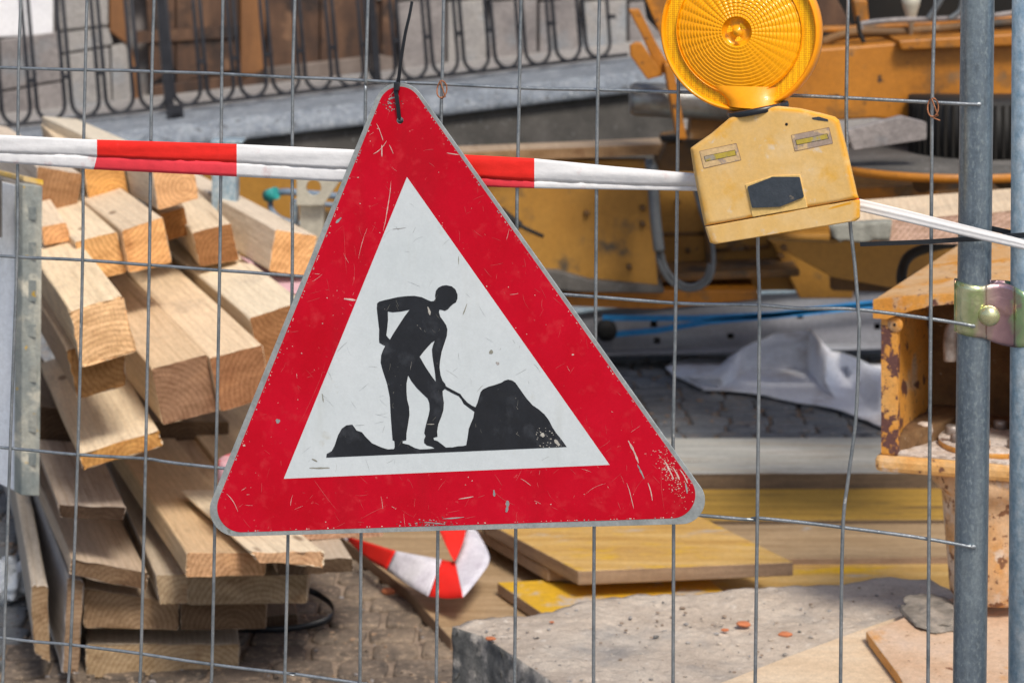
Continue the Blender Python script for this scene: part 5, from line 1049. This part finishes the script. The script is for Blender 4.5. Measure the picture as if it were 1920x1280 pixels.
# ------------------------------------------------------------------ barrier tape
t_top = [(-480, 247), (0, 253), (180, 262), (440, 270), (670, 281), (868, 290), (1000, 297), (1150, 312), (1310, 326)]
t_fold = [(-480, 280), (0, 286), (180, 293), (445, 305), (650, 317), (870, 331), (1000, 340), (1303, 350), (1310, 351)]
t_bot = [(-480, 300), (0, 305), (180, 318), (440, 331), (640, 341), (905, 350), (1000, 353), (1303, 358), (1310, 358)]
bm = NB(); breaks = [-480, -340, 182, 444, 760, 1002, 1310]; cols_ = [0, 1, 0, 1, 0, 1]
cols_ = [1, 0, 1, 0, 1, 0]
xs_ = []; 
for i in range(len(breaks) - 1):
    n = max(2, int((breaks[i + 1] - breaks[i]) / 5))
    xs_ += [(breaks[i] + (breaks[i + 1] - breaks[i]) * k / n, i) for k in range(n)]
xs_.append((1310, 5))
def tape_prof(x):
    a, f_, b = lerp_poly(t_top, x), lerp_poly(t_fold, x), lerp_poly(t_bot, x); sh = 0
    wv = .0012 * noise.noise(Vector((x * .012, 0, 0))); near = max(0, (x - 1000) / 310)
    P = []
    for k in range(7):          # upper strip, gently bowed towards the camera
        t = k / 6; P.append((x, a + (f_ - a) * t, .0080 + .0016 * math.sin(t * math.pi) * (1 + 2.2 * near) + .0005 * math.sin(t * 9 + x * .02) + .0011 * abs(noise.noise(Vector((x * .035, t * 4.5, 2)))) + wv))
    P.append((x, f_ - .6, .0070 + wv))                 # tuck
    for k in range(5):          # lower strip, further back
        t = k / 4; P.append((x - (6 if x in (182,) else 0) * t, f_ + (b - f_) * t, .0074 + .0008 * math.sin(t * math.pi) + 0.0012 * abs(noise.noise(Vector((x * .04, t * 4, 5))))))
    return [FP(*p) for p in P]
prev = None
for x, i in xs_:
    cur = [bm.verts.new(p) for p in tape_prof(x)]
    if prev:
        for k in range(len(cur) - 1):
            f = bm.faces.new((prev[0][k], cur[k], cur[k + 1], prev[0][k + 1])); f.smooth = True; f.material_index = 2 if cols_[prev[1]] and k >= 7 else cols_[prev[1]]
    prev = (cur, i)
# right part: twisted to a narrow cord, from the lamp past the posts
rt = [(1585, 366, 392), (1612, 373, 396), (1680, 389, 412), (1760, 409, 431), (1840, 429, 450), (1920, 449, 468), (2050, 484, 500), (2400, 560, 580)]
pt_ = [smooth_path([FP(x, y0, .014) for x, y0, y1 in rt], 6), smooth_path([FP(x, y1, .014) for x, y0, y1 in rt], 6)]
prev = None; N = 10
for i, (a, b) in enumerate(zip(*pt_)):
    row = []
    for k in range(N + 1):
        t = k / N; row.append(bm.verts.new(a.lerp(b, t) + FN * (.0014 * math.sin(t * math.pi) + .0004 * math.sin(t * 15 + i * .07) + .0002 * math.sin(t * 29 + i * .05))))
    if prev:
        for k in range(N):
            f = bm.faces.new((prev[k], row[k], row[k + 1], prev[k + 1])); f.smooth = True; f.material_index = 1 if i <= 6 else 0
    prev = row
o = obj("barrier_tape", bm, [tape_w, tape_r, tape_r2], smooth=True, origin=FP(300, 300, .01)); s_ = o.modifiers.new("t", 'SOLIDIFY'); s_.thickness = .0003
tag(o, "folded red and white barrier tape stretched across the fence behind the sign", "barrier tape")

# ------------------------------------------------------------------ warning lamp
lp = thing("warning_lamp", "worn yellow construction warning lamp with round amber lens, hung tilted on the fence", "warning lamp", FP(1470, 450, .05))
LO = .066     # front face offset from the fence plane
ang = math.atan2(371 - 424, 1612 - 1319)      # tilt on the picture
front = [(1294, 278), (1334, 250), (1367, 222), (1390, 210), (1420, 202), (1460, 199), (1500, 203), (1540, 212), (1566, 219), (1574, 226), (1588, 277), (1608, 365), (1611, 372), (1321, 424), (1316, 400), (1302, 330)]
def lp_solid(poly, o0, depth, cen, shrink=1.0, steps=((0, .955), (.0015, .975), (.004, .992), (.008, 1.0)), back=1.0, mi=0):
    """body with rounded front rim: successive rings from the front face back"""
    bm = NB(); rings = []
    for s in (.35, .6, .8, .9): rings.append([bm.verts.new(FP(cen[0] + (x - cen[0]) * s, cen[1] + (y - cen[1]) * s, o0)) for x, y in poly])
    for dz, s in list(steps) + [(depth, back)]:
        rings.append([bm.verts.new(FP(cen[0] + (x - cen[0]) * s, cen[1] + (y - cen[1]) * s, o0 - dz)) for x, y in poly])
    n = len(poly)
    for A, B in zip(rings, rings[1:]):
        for k in range(n): bm.faces.new((A[k], A[(k + 1) % n], B[(k + 1) % n], B[k])).smooth = True
    bm.faces.new(rings[0]); bm.faces.new(rings[-1][::-1])
    return fix(bm)
def densify(P, step=8):
    out = []
    for i in range(len(P)):
        a, b = P[i], P[(i + 1) % len(P)]; n = max(1, int(math.hypot(b[0] - a[0], b[1] - a[1]) / step))
        out += [(a[0] + (b[0] - a[0]) * k / n, a[1] + (b[1] - a[1]) * k / n) for k in range(n)]
    return out
obj("housing", lp_solid(densify(fillet(front, [5, 8, 8, 8, 8, 8, 8, 8, 6, 4, 8, 3, 2, 2, 8, 8], 3)), LO, .052, (1455, 320), back=.985), lampbody, lp)
basep = [(1321.5, 425.5), (1611.5, 373.5), (1613, 380), (1613, 408), (1606, 414), (1475, 436), (1340, 458), (1331, 455), (1326, 440)]
obj("base_cover", lp_solid(densify(fillet(basep, [1, 1, 2, 4, 4, 20, 5, 3, 3], 3)), LO + .0012, .054, (1468, 415), steps=((0, .975), (.001, .985), (.003, .996), (.006, 1.0)), back=.98), lampbody, lp)
# raised panel and badge
pa = [(1397, 346), (1447, 330), (1500, 328), (1514, 389), (1411, 407)]
sheet("badge_panel", pa, LO + .0012, .002, lamppanel, lp, bevel=.0006)
bd = [(1401, 350), (1448, 332), (1499, 332), (1507, 370), (1462, 388), (1410, 390)]
sheet("badge", fillet(bd, 3, 4), LO + .0034, .0024, badge, lp, bevel=.0007)
for q in ([(1312, 284), (1380, 270), (1389, 300), (1320, 315)], [(1484, 254), (1554, 240), (1561, 269), (1491, 283)]):
    cx_, cy_ = sum(p[0] for p in q) / 4, sum(p[1] for p in q) / 4
    sheet("sticker_outline", [(cx_ + (x - cx_) * 1.03, cy_ + (y - cy_) * 1.07) for x, y in fillet(q, 1.5, 3)], LO + .00025, .0004, scr_o, lp)
    st = sheet("sticker", fillet(q, 1.5, 3), LO + .0004, .0005, sticker_g, lp)
    u = ((q[1][0] - q[0][0]) * .43, (q[1][1] - q[0][1]) * .43); v = ((q[3][0] - q[0][0]) * .17, (q[3][1] - q[0][1]) * .17)
    for s, off, m_ in ((1.0, .0006, hole_m), (.94, .0008, sticker_y)):
        vs_ = .86 if s < 1 else 1.0
        sheet("reflective_strip" if s < 1 else "strip_outline", [(cx_ - u[0] * (s if s == 1 else .97) - v[0] * vs_, cy_ - u[1] * (s if s == 1 else .97) - v[1] * vs_), (cx_ + u[0] * (s if s == 1 else .97) - v[0] * vs_, cy_ + u[1] * (s if s == 1 else .97) - v[1] * vs_), (cx_ + u[0] * (s if s == 1 else .97) + v[0] * vs_, cy_ + u[1] * (s if s == 1 else .97) + v[1] * vs_), (cx_ - u[0] * (s if s == 1 else .97) + v[0] * vs_, cy_ - u[1] * (s if s == 1 else .97) + v[1] * vs_)], LO + off, .0002, m_, lp)
bm = NB(); lathe(bm, FP(1475, 233, LO - .0005), [(0, 0), (.0017, 0), (.0017, .0008), (0, .0008)], FN, 16, cap=False); obj("screw_hole", bm, hole_m, lp)
# scuff where paint is gone
sheet("scuff", [(1522, 221), (1535, 219), (1552, 224), (1553, 228), (1536, 226), (1524, 224)], LO + .0004, .0008, badge, lp)
# black collar
ca = math.atan2(188 - 212, 1477 - 1365); cs, sn = math.cos(ca), math.sin(ca)
cmid = FP(1421, 203, LO - .030); ax_ = (FH * -sn * -1 * 0 + Vector((0, 0, 1)) * cs + FH * (-sn) * -1).normalized()
bm = NB(); lathe(bm, cmid - ax_ * .001, [(.0, -.004), (.034, -.004), (.0355, -.003), (.0355, .002), (.034, .003), (0, .003)], ax_, 48, cap=False); obj("collar", bm, black_pl, lp)
# lens
LC = (1388, 58); RPX = 149.5; lc = FP(LC[0], LC[1], LO - .03); lr = (FP(LC[0] + RPX, LC[1], LO - .03) - FP(LC[0] - RPX, LC[1], LO - .03)).length / 2
lup = Vector((0, 0, 1)); 
def lens_pt(r, a, h): return lc + FH * (r * math.cos(a)) + lup * (r * math.sin(a) * .985) + FN * h
def disc(name, rad_h, seg, mat, parent=lp):
    bm = NB(); rings = []
    for j in range(len(rad_h)):
        rings.append([bm.verts.new(lens_pt(rad_h[j][0] * lr, 2 * math.pi * k / seg, rad_h[j][1](2 * math.pi * k / seg) if callable(rad_h[j][1]) else rad_h[j][1])) for k in range(seg)])
    for A, B in zip(rings, rings[1:]):
        for k in range(seg): bm.faces.new((A[k], A[(k + 1) % seg], B[(k + 1) % seg], B[k])).smooth = True
    return obj(name, fix(bm), mat, parent)
# rim: outer torus-like band
disc("rim", [(.93, -.014), (1.0, -.012), (1.005, -.004), (.995, .006), (.975, .0105), (.955, .0105), (.94, .007), (.93, .004)], 128, amber_rim)
disc("rear_shell", [(.0, -.034), (.35, -.033), (.7, -.026), (.9, -.017), (.985, -.012)], 96, amber_rim)
# reflector band with honeycomb relief
def honey(r, i):
    return lambda a, r=r: .0045 + .0004 * math.sin(a * 84 + (i % 2) * math.pi)
disc("reflector_band", [(.95 - .165 * i / 26, honey(.9, i)) for i in range(27)], 480, amber_y)
# fresnel field
rh_ = []
NR = 14; S = 8
for j in range(NR * S + 1):
    t = j / (NR * S); r = .785 - (.785 - .185) * t; ph = (j % S) / S
    dome = .006 + .012 * (1 - (r / .785) ** 2)
    def hf(a, dome=dome, ph=ph, r=r):
        up_ = .5 + .5 * math.sin(a); amp = .0002 + .0013 * up_ * min(1, r / .4)
        return dome + .0009 * ph + amp * (abs(math.sin(a * 18)) - .5) * 1.1 * (math.sin(ph * math.pi))
    rh_.append((r, hf))
disc("fresnel_lens", rh_, 528, amber)
disc("inner_ring", [(.79, .004), (.787, .0085), (.782, .0088), (.778, .007)], 128, amber_rim)
disc("bulb_cone", [(.186, .016), (.18, .0135), (.12, .010), (.07, .013), (.03, .0175), (.0, .018)], 64, amber_d)
for k in range(3):
    a = k * 2.1 + .5; bm = NB(); n = 8
    va = [bm.verts.new(lens_pt(.06 * lr, a + .5 * i / n, .015)) for i in range(n + 1)]; vb = [bm.verts.new(lens_pt(.12 * lr, a + .9 * i / n - .2, .017)) for i in range(n + 1)]
    for i in range(n): bm.faces.new((va[i], va[i + 1], vb[i + 1], vb[i]))
    obj("bulb_vane", bm, amber_y, lp)
# neck between lens and collar
bm = NB(); rings = []
for s, wx, wy, y in ((0, .0335, .024, 0), (.3, .031, .020, 0), (.6, .034, .016, 0), (1.0, .047, .010, 0)):
    c = cmid + ax_ * (.002 + .024 * s) + FH * (-.012 * s)
    rings.append([bm.verts.new(c + FH * (wx * math.cos(2 * math.pi * k / 32)) + FN * (wy * math.sin(2 * math.pi * k / 32))) for k in range(32)])
for A, B in zip(rings, rings[1:]):
    for k in range(32): bm.faces.new((A[k], A[(k + 1) % 32], B[(k + 1) % 32], B[k])).smooth = True
obj("neck", fix(bm), amber_rim, lp)
bm = NB(); tube(bm, [FP(1440, 300, .02), FP(1440, 300, -.006), FP(1440, 250, -.010)], .005, 8); obj("hook", bm, black_pl, lp)
